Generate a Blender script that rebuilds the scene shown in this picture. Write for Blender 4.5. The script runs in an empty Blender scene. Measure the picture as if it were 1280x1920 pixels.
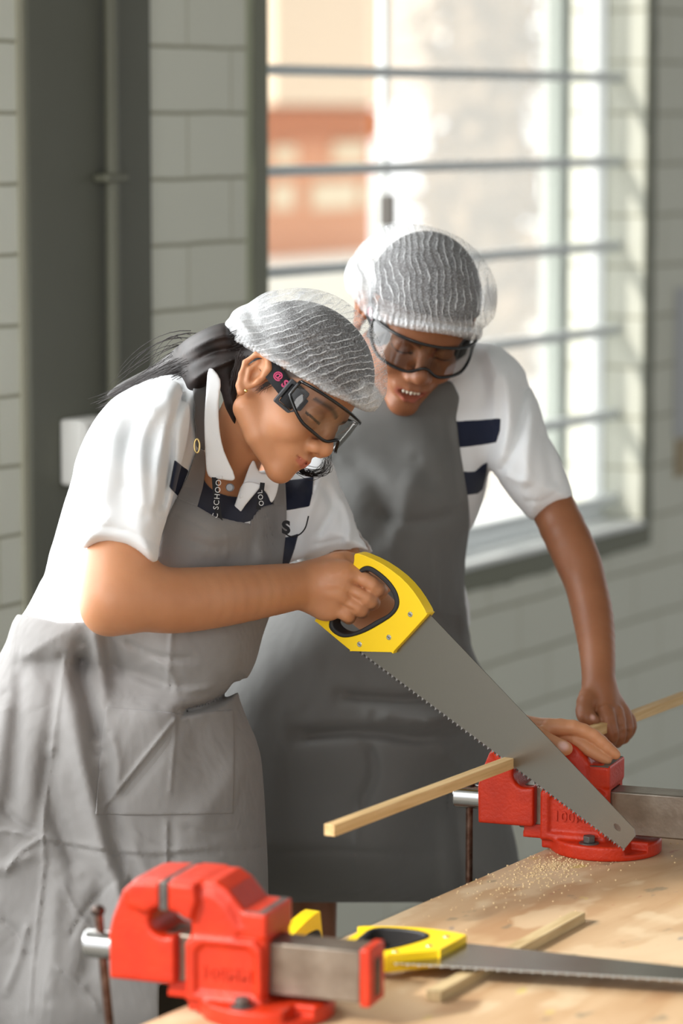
import bpy, bmesh, math, random
import numpy as np
from mathutils import Vector, Matrix

SC = bpy.context.scene
COL = SC.collection
random.seed(7); rng = np.random.RandomState(7)

# ------------------------------------------------------------------ camera
FPX = 6000.0                       # focal length in pixels of the 1280x1920 frame
CAMH = 1.78
PITCH = math.atan(745.0 / FPX)
cam_d = bpy.data.cameras.new('camera'); cam = bpy.data.objects.new('camera', cam_d); COL.objects.link(cam)
cam_d.sensor_fit = 'VERTICAL'; cam_d.sensor_height = 36.0; cam_d.sensor_width = 24.0
cam_d.lens = FPX / 1920.0 * 36.0
cam.location = (0, 0, CAMH); cam.rotation_euler = (math.pi / 2 - PITCH, 0, 0)
cam_d.dof.use_dof = True; cam_d.dof.focus_distance = 4.02; cam_d.dof.aperture_fstop = 3.0
SC.camera = cam
# ------------------------------------------------------------------ world, sun, daylight
SC.view_settings.view_transform = 'Standard'; SC.view_settings.look = 'None'
SC.view_settings.gamma = 1; SC.view_settings.use_curve_mapping = False
SC.view_settings.exposure = 0.0
wd = bpy.data.worlds.new('World'); SC.world = wd; wd.use_nodes = True
nt = wd.node_tree; nt.nodes.clear()
wo = nt.nodes.new('ShaderNodeOutputWorld'); bg = nt.nodes.new('ShaderNodeBackground')
tc = nt.nodes.new('ShaderNodeTexCoord'); dp = nt.nodes.new('ShaderNodeVectorMath'); dp.operation = 'DOT_PRODUCT'
dp.inputs[1].default_value = (-0.70, 0.42, 0.75)
mr = nt.nodes.new('ShaderNodeMapRange'); mr.inputs[1].default_value = -0.25; mr.inputs[2].default_value = 0.35
mr.inputs[3].default_value = 0.78; mr.inputs[4].default_value = 2.0
nt.links.new(tc.outputs['Generated'], dp.inputs[0]); nt.links.new(dp.outputs['Value'], mr.inputs[0])
nt.links.new(mr.outputs[0], bg.inputs['Strength']); bg.inputs['Color'].default_value = (0.965, 0.985, 1.0, 1)
nt.links.new(bg.outputs[0], wo.inputs['Surface'])

WD = Vector((0.5155, 0.8569, 0)).normalized()     # along the window wall, away from the camera
WN = Vector((WD.y, -WD.x, 0))                     # wall normal, into the room
UP = Vector((0, 0, 1))

sun_d = bpy.data.lights.new('sun', 'SUN'); sun = bpy.data.objects.new('sun', sun_d); COL.objects.link(sun)
sun_d.energy = 3.6; sun_d.angle = math.radians(1.5); sun_d.color = (1.0, 0.95, 0.86)
sdir = (WN * 0.42 + WD * 0.80 - UP * 0.60).normalized()
sun.rotation_euler = sdir.to_track_quat('-Z', 'Y').to_euler()

def area(name, loc, d, sx, sy, power, color=(1, 1, 1)):
    l = bpy.data.lights.new(name, 'AREA'); o = bpy.data.objects.new(name, l); COL.objects.link(o)
    l.shape = 'RECTANGLE'; l.size = sx; l.size_y = sy; l.energy = power; l.color = color
    o.location = loc; o.rotation_euler = Vector(d).to_track_quat('-Z', 'Z').to_euler()
    return o
# daylight of the big window opening in the same wall, left of the frame, then an unseen fill lamp added against solid wall
WALL0 = Vector((-0.2453, 5.4921, 0))
area('daylight_left_window', WALL0 + WD * -1.62 + WN * 0.03 + UP * 1.75, WN - 0.12 * UP, 1.6, 1.8, 44, (0.97, 0.99, 1.0))
area('left_fill_light', WALL0 + WD * -3.3 + WN * 0.03 + UP * 2.0, WN - 0.25 * UP, 1.4, 1.6, 80, (0.97, 0.99, 1.0))
# added fill light behind the camera; no window is built there
area('rear_fill_light', Vector((-2.2, -2.6, 2.6)), Vector((0.45, 1.0, -0.24)), 3.0, 1.6, 95, (1.0, 0.98, 0.95))

# ------------------------------------------------------------------ pixel <-> space
CF = np.array([0, math.cos(PITCH), -math.sin(PITCH)]); CU = np.array([0, math.sin(PITCH), math.cos(PITCH)]); CR = np.array([1.0, 0, 0])
C0 = np.array([0, 0, CAMH])
def W(x, y, d):
    return C0 + d * (CF + (x - 640) / FPX * CR + (960 - y) / FPX * CU)
def ray(x, y): return CF + (x - 640) / FPX * CR + (960 - y) / FPX * CU
def on_plane(x, y, p0, n):
    r = ray(x, y); n = np.array(n); t = np.dot(np.array(p0) - C0, n) / np.dot(r, n); return C0 + r * t
def cdir(x, y, z):                       # direction given as right, up, towards the camera
    v = x * CR + y * CU - z * CF; return v / np.linalg.norm(v)
def A3(v): return np.array(v, float)

# ------------------------------------------------------------------ tagging
def tag(o, label=None, cat=None, group=None, kind=None):
    if label: o['label'] = label
    if cat: o['category'] = cat
    if group: o['group'] = group
    if kind: o['kind'] = kind
    return o
def empty(name, loc, label, cat, group=None):
    o = bpy.data.objects.new(name, None); COL.objects.link(o); o.location = Vector(loc); o.empty_display_size = 0.05
    return tag(o, label, cat, group)
def link(name, me, m, parent=None, mw=None):
    o = bpy.data.objects.new(name, me); COL.objects.link(o)
    if m is not None:
        me.materials.clear(); me.materials.append(m)
    if parent is not None: o.parent = parent
    if mw is not None: o.matrix_basis = mw
    return o
def localize(o):
    """geometry was written in world coordinates: keep it there although the parent sits elsewhere"""
    p = o.parent; m = Matrix.Identity(4)
    while p is not None:
        m = p.matrix_basis @ m; p = p.parent
    o.matrix_basis = m.inverted() @ o.matrix_basis
    return o

# ------------------------------------------------------------------ materials
def lin(c):
    r = []
    for v in c:
        v = v / 255.0; r.append(v / 12.92 if v <= 0.04045 else ((v + 0.055) / 1.055) ** 2.4)
    return (*r, 1.0)
class NM:
    def __init__(s, name):
        s.m = bpy.data.materials.new(name); s.m.use_nodes = True; s.t = s.m.node_tree
        s.b = s.t.nodes['Principled BSDF']; s.o = s.t.nodes['Material Output']
    def n(s, typ, **kw):
        nd = s.t.nodes.new(typ)
        for k, v in kw.items():
            if hasattr(nd, k) and k not in ('Scale',): setattr(nd, k, v)
            else: nd.inputs[k].default_value = v
        return nd
    def l(s, a, b): s.t.links.new(a, b)
    def coord(s, which='Object'):
        if which == 'World':
            return s.n('ShaderNodeNewGeometry').outputs['Position']
        return s.n('ShaderNodeTexCoord').outputs[which]
def mat(name, col, rough=0.6, metal=0.0, var=None, vscale=8, bump=0, bscale=60, spec=0.5, sss=0, sheen=0, coord='Object', detail=6, coat=0, stretch=None):
    k = NM(name); b = k.b
    c = lin(col); b.inputs['Base Color'].default_value = c
    b.inputs['Roughness'].default_value = rough; b.inputs['Metallic'].default_value = metal
    b.inputs['Specular IOR Level'].default_value = spec
    if coat: b.inputs['Coat Weight'].default_value = coat; b.inputs['Coat Roughness'].default_value = 0.15
    if sheen: b.inputs['Sheen Weight'].default_value = sheen
    if sss:
        b.inputs['Subsurface Weight'].default_value = sss; b.inputs['Subsurface Radius'].default_value = (0.012, 0.005, 0.003); b.inputs['Subsurface Scale'].default_value = 1.0
    co = k.coord(coord)
    if stretch:
        mp = k.n('ShaderNodeMapping'); mp.inputs['Scale'].default_value = stretch; k.l(co, mp.inputs[0]); co = mp.outputs[0]
    if var:
        nz = k.n('ShaderNodeTexNoise'); nz.inputs['Scale'].default_value = vscale; nz.inputs['Detail'].default_value = detail
        k.l(co, nz.inputs['Vector'])
        rp = k.n('ShaderNodeValToRGB'); rp.color_ramp.elements[0].position = 0.35; rp.color_ramp.elements[1].position = 0.68
        rp.color_ramp.elements[0].color = lin(var); rp.color_ramp.elements[1].color = c
        k.l(nz.outputs['Fac'], rp.inputs[0]); k.l(rp.outputs[0], b.inputs['Base Color'])
    if bump:
        nb = k.n('ShaderNodeTexNoise'); nb.inputs['Scale'].default_value = bscale; nb.inputs['Detail'].default_value = 4; k.l(co, nb.inputs['Vector'])
        bp = k.n('ShaderNodeBump'); bp.inputs['Strength'].default_value = bump; bp.inputs['Distance'].default_value = 0.002
        k.l(nb.outputs['Fac'], bp.inputs['Height']); k.l(bp.outputs[0], b.inputs['Normal'])
    return k.m

# ------------------------------------------------------------------ plain mesh builders
def bm_to(bm, name, m, parent=None, smooth=False, mw=None, bevel=0, seg=2):
    me = bpy.data.meshes.new(name)
    bmesh.ops.recalc_face_normals(bm, faces=bm.faces); bm.to_mesh(me); bm.free()
    if smooth:
        for p in me.polygons: p.use_smooth = True
    o = link(name, me, m, parent, mw)
    if bevel:
        b = o.modifiers.new('bevel', 'BEVEL'); b.width = bevel; b.segments = seg; b.limit_method = 'ANGLE'; b.angle_limit = math.radians(35)
        for p in me.polygons: p.use_smooth = True
        try: me.set_sharp_from_angle(angle=math.radians(50))
        except Exception: pass
    return o
def frame_m(o, x, y, z):
    x, y, z = Vector(x), Vector(y), Vector(z)
    return Matrix(((x.x, y.x, z.x, o[0]), (x.y, y.y, z.y, o[1]), (x.z, y.z, z.z, o[2]), (0, 0, 0, 1)))
def box_bm(bm, lo, hi, mw=None):
    vs = []
    for i in range(8):
        v = Vector((hi[0] if i & 1 else lo[0], hi[1] if i & 2 else lo[1], hi[2] if i & 4 else lo[2]))
        if mw is not None: v = mw @ v
        vs.append(bm.verts.new(v))
    for f in ((0, 2, 3, 1), (4, 5, 7, 6), (0, 1, 5, 4), (2, 6, 7, 3), (0, 4, 6, 2), (1, 3, 7, 5)):
        bm.faces.new([vs[i] for i in f])
def box(name, lo, hi, m, parent=None, mw=None, bevel=0.0, basis=None):
    bm = bmesh.new(); box_bm(bm, lo, hi, basis); return bm_to(bm, name, m, parent, mw=mw, bevel=bevel)
def tube_bm(bm, pts, rad, seg=12, closed=False, cap=True):
    pts = [Vector(p) for p in pts]; n = len(pts)
    rs = rad if hasattr(rad, '__len__') else [rad] * n
    rings = []; prev = None
    for i, p in enumerate(pts):
        a = pts[(i - 1) % n] if (closed or i > 0) else pts[i]; b = pts[(i + 1) % n] if (closed or i < n - 1) else pts[i]
        t = (b - a).normalized()
        if prev is None:
            u = t.orthogonal().normalized()
        else:
            u = (prev - t * prev.dot(t))
            u = u.normalized() if u.length > 1e-6 else t.orthogonal().normalized()
        prev = u; w = t.cross(u)
        rings.append([bm.verts.new(p + (u * math.cos(2 * math.pi * k / seg) + w * math.sin(2 * math.pi * k / seg)) * rs[i]) for k in range(seg)])
    m = n if closed else n - 1
    for i in range(m):
        a, b = rings[i], rings[(i + 1) % n]
        for k in range(seg): bm.faces.new((a[k], a[(k + 1) % seg], b[(k + 1) % seg], b[k]))
    if not closed and cap:
        bm.faces.new(rings[0][::-1]); bm.faces.new(rings[-1])
def tube(name, pts, rad, m, parent=None, seg=12, closed=False, mw=None, bevel=0):
    bm = bmesh.new(); tube_bm(bm, pts, rad, seg, closed); return bm_to(bm, name, m, parent, smooth=True, mw=mw, bevel=bevel)
def cyl(name, a, b, r, m, parent=None, seg=24, mw=None, bevel=0.001):
    bm = bmesh.new(); tube_bm(bm, [a, b], r, seg); return bm_to(bm, name, m, parent, mw=mw, bevel=bevel)
def smooth_poly(pts, n=6, closed=True):
    P = [np.array(p, float) for p in pts]; N = len(P); out = []
    for i in range(N if closed else N - 1):
        g = lambda j: P[j % N] if closed else P[min(max(j, 0), N - 1)]
        a, b, c, d = g(i - 1), g(i), g(i + 1), g(i + 2)
        for k in range(n):
            t = k / n
            out.append(0.5 * ((2 * b) + (c - a) * t + (2 * a - 5 * b + 4 * c - d) * t * t + (3 * b - a - 3 * c + d) * t ** 3))
    if not closed: out.append(P[-1])
    return out
def prism(name, outer, z0, z1, m, parent=None, holes=(), mw=None, bevel=0, basis=None, smooth=False):
    """2D outline (with holes) extruded from z0 to z1"""
    bm = bmesh.new(); loops = []
    for lp in [outer] + list(holes):
        vs = [bm.verts.new((p[0], p[1], z0)) for p in lp]
        loops.append([bm.edges.new((vs[i], vs[(i + 1) % len(vs)])) for i in range(len(vs))])
    es = [e for l in loops for e in l]
    bmesh.ops.triangle_fill(bm, use_beauty=True, use_dissolve=True, edges=es)
    r = bmesh.ops.extrude_face_region(bm, geom=list(bm.faces))
    bmesh.ops.translate(bm, vec=(0, 0, z1 - z0), verts=[v for v in r['geom'] if isinstance(v, bmesh.types.BMVert)])
    if basis is not None: bmesh.ops.transform(bm, matrix=basis, verts=bm.verts)
    return bm_to(bm, name, m, parent, mw=mw, bevel=bevel)
def text_mesh(name, body, size, m, parent, mw, depth=0.0006, spacing=1.0, bold=0.0):
    cu = bpy.data.curves.new(name, 'FONT'); cu.body = body; cu.size = size; cu.extrude = depth; cu.align_x = 'CENTER'; cu.align_y = 'CENTER'
    cu.space_character = spacing; cu.offset = bold; cu.resolution_u = 4
    t = bpy.data.objects.new(name + '_curve', cu); COL.objects.link(t)
    bpy.context.view_layer.update()
    me = bpy.data.meshes.new_from_object(t.evaluated_get(bpy.context.evaluated_depsgraph_get()))
    bpy.data.objects.remove(t)
    return link(name, me, m, parent, mw)

# ------------------------------------------------------------------ implicit surface toolkit
class Ctx:
    def __init__(s, P):
        s.P = P; q = P - C0.astype(np.float32)
        s.z = q @ CF.astype(np.float32); s.x = 640 + FPX * (q[:, 0]) / s.z; s.y = 960 - FPX * (q @ CU.astype(np.float32)) / s.z
def seg(a, b, ra, rb=None):
    rb = ra if rb is None else rb; a = A3(a).astype(np.float32); b = A3(b).astype(np.float32); ab = b - a; L = float(ab @ ab) + 1e-12
    def f(c):
        t = np.clip((c.P - a) @ ab / L, 0, 1); return np.linalg.norm(c.P - a - t[:, None] * ab, axis=1) - (ra + (rb - ra) * t)
    return f
def ell(ce, r, ax=None):
    ce = A3(ce).astype(np.float32); r = A3(r).astype(np.float32); M = np.eye(3, dtype=np.float32) if ax is None else np.array(ax, dtype=np.float32)
    def f(c):
        q = (c.P - ce) @ M.T; k0 = np.linalg.norm(q / r, axis=1); k1 = np.linalg.norm(q / (r * r), axis=1) + 1e-9
        return k0 * (k0 - 1) / k1
    return f
def bx(ce, h, ax=None, r=0.0):
    ce = A3(ce).astype(np.float32); h = A3(h).astype(np.float32) - r; M = np.eye(3, dtype=np.float32) if ax is None else np.array(ax, dtype=np.float32)
    def f(c):
        q = np.abs((c.P - ce) @ M.T) - h
        return np.linalg.norm(np.maximum(q, 0), axis=1) + np.minimum(q.max(axis=1), 0) - r
    return f
def smin(a, b, k):
    if k <= 0: return np.minimum(a, b)
    h = np.clip(0.5 + 0.5 * (b - a) / k, 0, 1); return b + (a - b) * h - k * h * (1 - h)
def su(k, *fs):
    def f(c):
        v = fs[0](c)
        for g in fs[1:]: v = smin(v, g(c), k)
        return v
    return f
def ss(k, a, *bs):
    def f(c):
        v = a(c)
        for b in bs: v = -smin(-v, b(c), k)
        return v
    return f
def si(k, a, *bs):
    def f(c):
        v = a(c)
        for b in bs: v = -smin(-v, -b(c), k)
        return v
    return f
def off(a, d): return lambda c: a(c) - d
def chain(pts, k=0.006):
    return su(k, *[seg(pts[i][0], pts[i + 1][0], pts[i][1], pts[i + 1][1]) for i in range(len(pts) - 1)])
def polysd(x, y, poly):
    p = np.array(poly, np.float32); d = np.full(x.shape, 1e9, np.float32); s = np.ones(x.shape, np.float32); n = len(p)
    for i in range(n):
        a = p[i]; b = p[i - 1]; ex, ey = b - a; wx = x - a[0]; wy = y - a[1]
        t = np.clip((wx * ex + wy * ey) / (ex * ex + ey * ey + 1e-9), 0, 1)
        d = np.minimum(d, (wx - ex * t) ** 2 + (wy - ey * t) ** 2)
        c1 = y >= a[1]; c2 = y < b[1]; c3 = ex * wy > ey * wx
        fl = (c1 & c2 & c3) | (~c1 & ~c2 & ~c3); s = np.where(fl, -s, s)
    return s * np.sqrt(d)
def linedist(x, y, pts):
    d = np.full(x.shape, 1e9, np.float32)
    for i in range(len(pts) - 1):
        ax, ay = pts[i][:2]; bx_, by = pts[i + 1][:2]; ex, ey = bx_ - ax, by - ay; wx = x - ax; wy = y - ay
        t = np.clip((wx * ex + wy * ey) / (ex * ex + ey * ey + 1e-9), 0, 1)
        d = np.minimum(d, (wx - ex * t) ** 2 + (wy - ey * t) ** 2)
    return np.sqrt(d)
def fld(pts, p=2.0):
    """smooth scattered interpolation over the image plane"""
    if not hasattr(pts, '__len__'): return lambda x, y: pts
    def f(x, y):
        num = 0; den = 0
        for a, b, v in pts:
            w = 1.0 / (((x - a) ** 2 + (y - b) ** 2) / 1e4 + 0.15) ** p
            num = num + w * v; den = den + w
        return num / den
    return f
def infl(poly, zc, T, R):
    zf = fld(zc); tf = fld(T); P2 = smooth_poly(poly, 4)
    def f(c):
        d = -polysd(c.x, c.y, P2); z0 = zf(c.x, c.y); t0 = tf(c.x, c.y)
        u = (c.z - z0) / t0; Rm = R * 4.1 / FPX
        e = np.where(d < R, np.sqrt(((R - d) / R) ** 2 + u * u) - 1, np.abs(u) - 1)
        return e * np.minimum(Rm, t0)
    return f
def polyx(poly, sm=3):
    P2 = smooth_poly(poly, sm) if sm > 1 else poly
    return lambda c: polysd(c.x, c.y, P2) * (c.z / FPX)
def folds(a, lst, sgn=None):
    """raise (+) or sink (-) the surface along polylines given in the image plane: (points, width px, height m)"""
    L = [(smooth_poly([p[:2] for p in pts], 4, False) if len(pts) > 2 else pts, w, h) for pts, w, h in lst]
    def f(c):
        v = a(c)
        for pts, w, h in L:
            xs = [p[0] for p in pts]; ys = [p[1] for p in pts]
            mk = (c.x > min(xs) - 3 * w) & (c.x < max(xs) + 3 * w) & (c.y > min(ys) - 3 * w) & (c.y < max(ys) + 3 * w)
            if not mk.any(): continue
            x = c.x[mk]; y = c.y[mk]; d = linedist(x, y, pts)
            # fade towards both ends
            a0 = np.hypot(x - pts[0][0], y - pts[0][1]); a1 = np.hypot(x - pts[-1][0], y - pts[-1][1])
            fade = np.clip(np.minimum(a0, a1) / (1.5 * w) , 0, 1); fade = 0.15 + 0.85 * fade
            v[mk] = v[mk] - h * np.exp(-(d / w) ** 2) * fade
        return v
    return f
def surf(f, lo, hi, h, margin=1.0, blk=6):
    lo = A3(lo); hi = A3(hi); n = np.ceil((hi - lo) / h / blk).astype(int) * blk + 1
    V = np.full(n, 1.0, np.float32)
    cb = (n - 1) // blk
    g = [lo[i] + (np.arange(cb[i]) + 0.5) * h * blk for i in range(3)]
    G = np.stack(np.meshgrid(*g, indexing='ij'), -1).reshape(-1, 3).astype(np.float32)
    D = np.concatenate([f(Ctx(q)) for q in np.array_split(G, max(1, len(G) // 400000))]).reshape(cb)
    act = np.abs(D) < h * blk * 0.95 * margin + 0.5 * h
    sg = np.where(D < 0, -1.0, 1.0).astype(np.float32)
    big = np.repeat(np.repeat(np.repeat(sg, blk, 0), blk, 1), blk, 2); V[:-1, :-1, :-1] = big
    idx = np.argwhere(act)
    if len(idx) == 0: raise RuntimeError('empty surface')
    loc = np.stack(np.meshgrid(*[np.arange(blk + 1)] * 3, indexing='ij'), -1).reshape(-1, 3)
    per = max(1, 600000 // len(loc))
    for s in range(0, len(idx), per):
        I = (idx[s:s + per, None, :] * blk + loc[None]).reshape(-1, 3)
        P = (lo + I * h).astype(np.float32)
        V[I[:, 0], I[:, 1], I[:, 2]] = f(Ctx(P))
    for ax in range(3):                     # close the volume at its bounds
        sl = [slice(None)] * 3; sl[ax] = 0; V[tuple(sl)] = np.maximum(V[tuple(sl)], h * .5); sl[ax] = -1; V[tuple(sl)] = np.maximum(V[tuple(sl)], h * .5)
    ins = V < 0
    c = np.zeros(np.array(V.shape) - 1, np.uint8)
    for i in (0, 1):
        for j in (0, 1):
            for k in (0, 1):
                c += ins[i:ins.shape[0] - 1 + i, j:ins.shape[1] - 1 + j, k:ins.shape[2] - 1 + k]
    cells = np.argwhere((c > 0) & (c < 8)); idm = np.full(c.shape, -1, np.int32); idm[cells[:, 0], cells[:, 1], cells[:, 2]] = np.arange(len(cells))
    cor = [(i, j, k) for i in (0, 1) for j in (0, 1) for k in (0, 1)]
    vals = np.stack([V[cells[:, 0] + a, cells[:, 1] + b, cells[:, 2] + d] for a, b, d in cor], 1)
    acc = np.zeros((len(cells), 3)); cnt = np.zeros(len(cells))
    for ia, a in enumerate(cor):
        for ib, b in enumerate(cor):
            if ib > ia and sum(abs(a[q] - b[q]) for q in range(3)) == 1:
                va, vb = vals[:, ia], vals[:, ib]; m = (va < 0) != (vb < 0)
                t = np.where(m, va / np.where(m, va - vb, 1), 0)
                pt = np.array(a)[None] + t[:, None] * (np.array(b) - np.array(a))[None]
                acc[m] += pt[m]; cnt[m] += 1
    vert = lo + (cells + acc / cnt[:, None]) * h
    faces = []
    for ax in range(3):
        u, v = [(1, 2), (2, 0), (0, 1)][ax]
        s0 = [slice(None)] * 3; s1 = [slice(None)] * 3; s0[ax] = slice(0, -1); s1[ax] = slice(1, None)
        A_, B_ = ins[tuple(s0)], ins[tuple(s1)]
        e = np.argwhere(A_ != B_); ok = (e[:, u] > 0) & (e[:, v] > 0) & (e[:, u] < ins.shape[u] - 1) & (e[:, v] < ins.shape[v] - 1); e = e[ok]
        q = []
        for du, dv in ((-1, -1), (0, -1), (0, 0), (-1, 0)):
            k = e.copy(); k[:, u] += du; k[:, v] += dv; q.append(idm[k[:, 0], k[:, 1], k[:, 2]])
        q = np.stack(q, 1); fl = ~A_[e[:, 0], e[:, 1], e[:, 2]]; q[fl] = q[fl][:, ::-1]; faces.append(q)
    F = np.concatenate(faces); F = F[(F >= 0).all(1)]
    return vert, F
def relax(v, F, it=1, lam=0.5):
    """one round of umbrella smoothing takes the grid steps out"""
    for _ in range(it):
        s = np.zeros_like(v); n = np.zeros(len(v))
        for i in range(4):
            a, b = F[:, i], F[:, (i + 1) % 4]
            np.add.at(s, a, v[b]); np.add.at(s, b, v[a]); np.add.at(n, a, 1); np.add.at(n, b, 1)
        v = v + lam * (s / np.maximum(n, 1)[:, None] - v)
    return v
def mesh_of(name, parts):
    me = bpy.data.meshes.new(name); vs = []; fs = []; o = 0
    for v, f in parts: vs.append(v); fs.append(f + o); o += len(v)
    v = np.concatenate(vs).astype(np.float32); f = np.concatenate(fs).astype(np.int32)
    me.vertices.add(len(v)); me.vertices.foreach_set('co', v.ravel())
    me.loops.add(len(f) * 4); me.loops.foreach_set('vertex_index', f.ravel())
    me.polygons.add(len(f)); me.polygons.foreach_set('loop_start', np.arange(len(f), dtype=np.int32) * 4)
    me.polygons.foreach_set('loop_total', np.full(len(f), 4, np.int32))
    me.polygons.foreach_set('use_smooth', np.ones(len(f), bool)); me.update(); me.validate()
    return me
def biggest(v, F, front=False):
    n = len(v); lab = np.arange(n)
    e = np.concatenate([F[:, [0, 1]], F[:, [1, 2]], F[:, [2, 3]], F[:, [3, 0]]])
    while True:
        l0 = lab.copy(); m = np.minimum(lab[e[:, 0]], lab[e[:, 1]])
        np.minimum.at(lab, lab[e[:, 0]], m); np.minimum.at(lab, lab[e[:, 1]], m); np.minimum.at(lab, e[:, 0], m); np.minimum.at(lab, e[:, 1], m)
        lab = lab[lab]
        if (lab == l0).all(): break
    c = np.bincount(lab, minlength=n); best = c.argmax()
    if front:
        z = np.bincount(lab, weights=(v - C0) @ CF, minlength=n) / np.maximum(c, 1); z[c < 0.15 * c.max()] = 1e9; best = z.argmin()
    keep = lab == best; ix = np.cumsum(keep) - 1
    return v[keep], ix[F[keep[F[:, 0]]]]
def bounds(pts, pad):
    p = np.array(pts); return p.min(0) - pad, p.max(0) + pad
def sob(name, f, lo, hi, h, m, parent=None, margin=1.0, rel=1, one=True, front=False):
    v, F = surf(f, lo, hi, h, margin)
    if one: v, F = biggest(v, F, front)
    if rel: v = relax(v, F, rel)
    o = link(name, mesh_of(name, [(v, F)]), m, parent)
    if parent is not None: localize(o)
    return o
def wbox(x0, x1, y0, y1, d0, d1, pad=0.01):
    return bounds([W(x, y, d) for x in (x0, x1) for y in (y0, y1) for d in (d0, d1)], pad)

# ================================================================== MATERIALS
def block_mat():
    k = NM('painted_block'); b = k.b; b.inputs['Roughness'].default_value = 0.75
    co = k.coord('Object'); sp = k.n('ShaderNodeSeparateXYZ'); cb = k.n('ShaderNodeCombineXYZ'); k.l(co, sp.inputs[0])
    nz = k.n('ShaderNodeTexNoise'); nz.inputs['Scale'].default_value = 9; k.l(co, nz.inputs['Vector'])
    ma = k.n('ShaderNodeMath', operation='MULTIPLY_ADD'); ma.inputs[1].default_value = 0.008; k.l(nz.outputs['Fac'], ma.inputs[0]); k.l(sp.outputs['Z'], ma.inputs[2])
    k.l(sp.outputs['X'], cb.inputs['X']); k.l(ma.outputs[0], cb.inputs['Y'])
    mp = k.n('ShaderNodeMapping'); mp.inputs['Location'].default_value = (0.03, BLK_OFF, 0); k.l(cb.outputs[0], mp.inputs[0])
    br = k.n('ShaderNodeTexBrick'); br.offset = 0.5; k.l(mp.outputs[0], br.inputs['Vector'])
    br.inputs['Scale'].default_value = 1; br.inputs['Brick Width'].default_value = 0.27; br.inputs['Row Height'].default_value = BLK
    br.inputs['Mortar Size'].default_value = 0.0035; br.inputs['Mortar Smooth'].default_value = 0.4
    br.inputs['Color1'].default_value = lin((226, 227, 214)); br.inputs['Color2'].default_value = lin((222, 223, 210)); br.inputs['Mortar'].default_value = lin((208, 207, 188))
    fr_ = k.n('ShaderNodeMath', operation='PINGPONG'); fr_.inputs[1].default_value = BLK / 2; ad_ = k.n('ShaderNodeMath', operation='ADD'); ad_.inputs[1].default_value = BLK_OFF + 10 * BLK; k.l(ma.outputs[0], ad_.inputs[0]); k.l(ad_.outputs[0], fr_.inputs[0])
    hm = k.n('ShaderNodeMapRange'); hm.inputs[1].default_value = 0.0015; hm.inputs[2].default_value = 0.004; hm.inputs[3].default_value = 0.75; hm.inputs[4].default_value = 0.0; k.l(fr_.outputs[0], hm.inputs[0])
    hx = k.n('ShaderNodeMix', data_type='RGBA'); k.l(hm.outputs[0], hx.inputs['Factor']); k.l(br.outputs['Color'], hx.inputs['A']); hx.inputs['B'].default_value = lin((164, 162, 140))
    k.l(hx.outputs['Result'], b.inputs['Base Color'])
    bp = k.n('ShaderNodeBump'); bp.invert = True; bp.inputs['Distance'].default_value = 0.004; bp.inputs['Strength'].default_value = 0.8
    k.l(br.outputs['Fac'], bp.inputs['Height'])
    n2 = k.n('ShaderNodeTexNoise'); n2.inputs['Scale'].default_value = 30; k.l(co, n2.inputs['Vector'])
    b2 = k.n('ShaderNodeBump'); b2.inputs['Distance'].default_value = 0.003; b2.inputs['Strength'].default_value = 0.35; k.l(n2.outputs['Fac'], b2.inputs['Height']); k.l(bp.outputs[0], b2.inputs['Normal'])
    k.l(b2.outputs[0], b.inputs['Normal']); return k.m
def wood_mat(name, c1, c2, c3=None, scale=(3, 40, 3), spots=False, rough=0.6):
    k = NM(name); b = k.b; b.inputs['Roughness'].default_value = rough; b.inputs['Specular IOR Level'].default_value = 0.35
    co = k.coord('Object'); mp = k.n('ShaderNodeMapping'); mp.inputs['Scale'].default_value = scale; k.l(co, mp.inputs[0])
    nz = k.n('ShaderNodeTexNoise'); nz.inputs['Scale'].default_value = 1.6; nz.inputs['Detail'].default_value = 8; nz.inputs['Distortion'].default_value = 0.8; k.l(mp.outputs[0], nz.inputs['Vector'])
    rp = k.n('ShaderNodeValToRGB'); e = rp.color_ramp.elements; e[0].position = 0.3; e[0].color = lin(c2); e[1].position = 0.62; e[1].color = lin(c1); k.l(nz.outputs['Fac'], rp.inputs[0])
    out = rp.outputs[0]
    if spots:
        for sc, col, th, seed in ((6, (164, 122, 86), 0.54, 3), (11, (222, 200, 166), 0.57, 9), (26, (104, 106, 92), 0.655, 4), (26, (206, 190, 90), 0.69, 17), (34, (168, 92, 84), 0.71, 23), (40, (84, 92, 112), 0.70, 31)):
            n2 = k.n('ShaderNodeTexNoise'); n2.inputs['Scale'].default_value = sc; n2.inputs['Detail'].default_value = 3
            m2 = k.n('ShaderNodeMapping'); m2.inputs['Location'].default_value = (seed, seed * .7, 0); m2.inputs['Scale'].default_value = (0.55, 1, 1); k.l(co, m2.inputs[0]); k.l(m2.outputs[0], n2.inputs['Vector'])
            r2 = k.n('ShaderNodeMapRange'); r2.inputs[1].default_value = th; r2.inputs[2].default_value = th + 0.05; r2.inputs[4].default_value = 0.5; k.l(n2.outputs['Fac'], r2.inputs[0])
            mx = k.n('ShaderNodeMix', data_type='RGBA'); k.l(r2.outputs[0], mx.inputs['Factor']); k.l(out, mx.inputs['A']); mx.inputs['B'].default_value = lin(col); out = mx.outputs['Result']
    k.l(out, b.inputs['Base Color'])
    bp = k.n('ShaderNodeBump'); bp.inputs['Strength'].default_value = 0.25; bp.inputs['Distance'].default_value = 0.001; k.l(nz.outputs['Fac'], bp.inputs['Height']); k.l(bp.outputs[0], b.inputs['Normal'])
    return k.m
BLK = 0.1128; BLK_OFF = 0.0
M_trim = mat('olive_trim_paint', (124, 126, 110), 0.6, bump=0.3, bscale=40)
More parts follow.
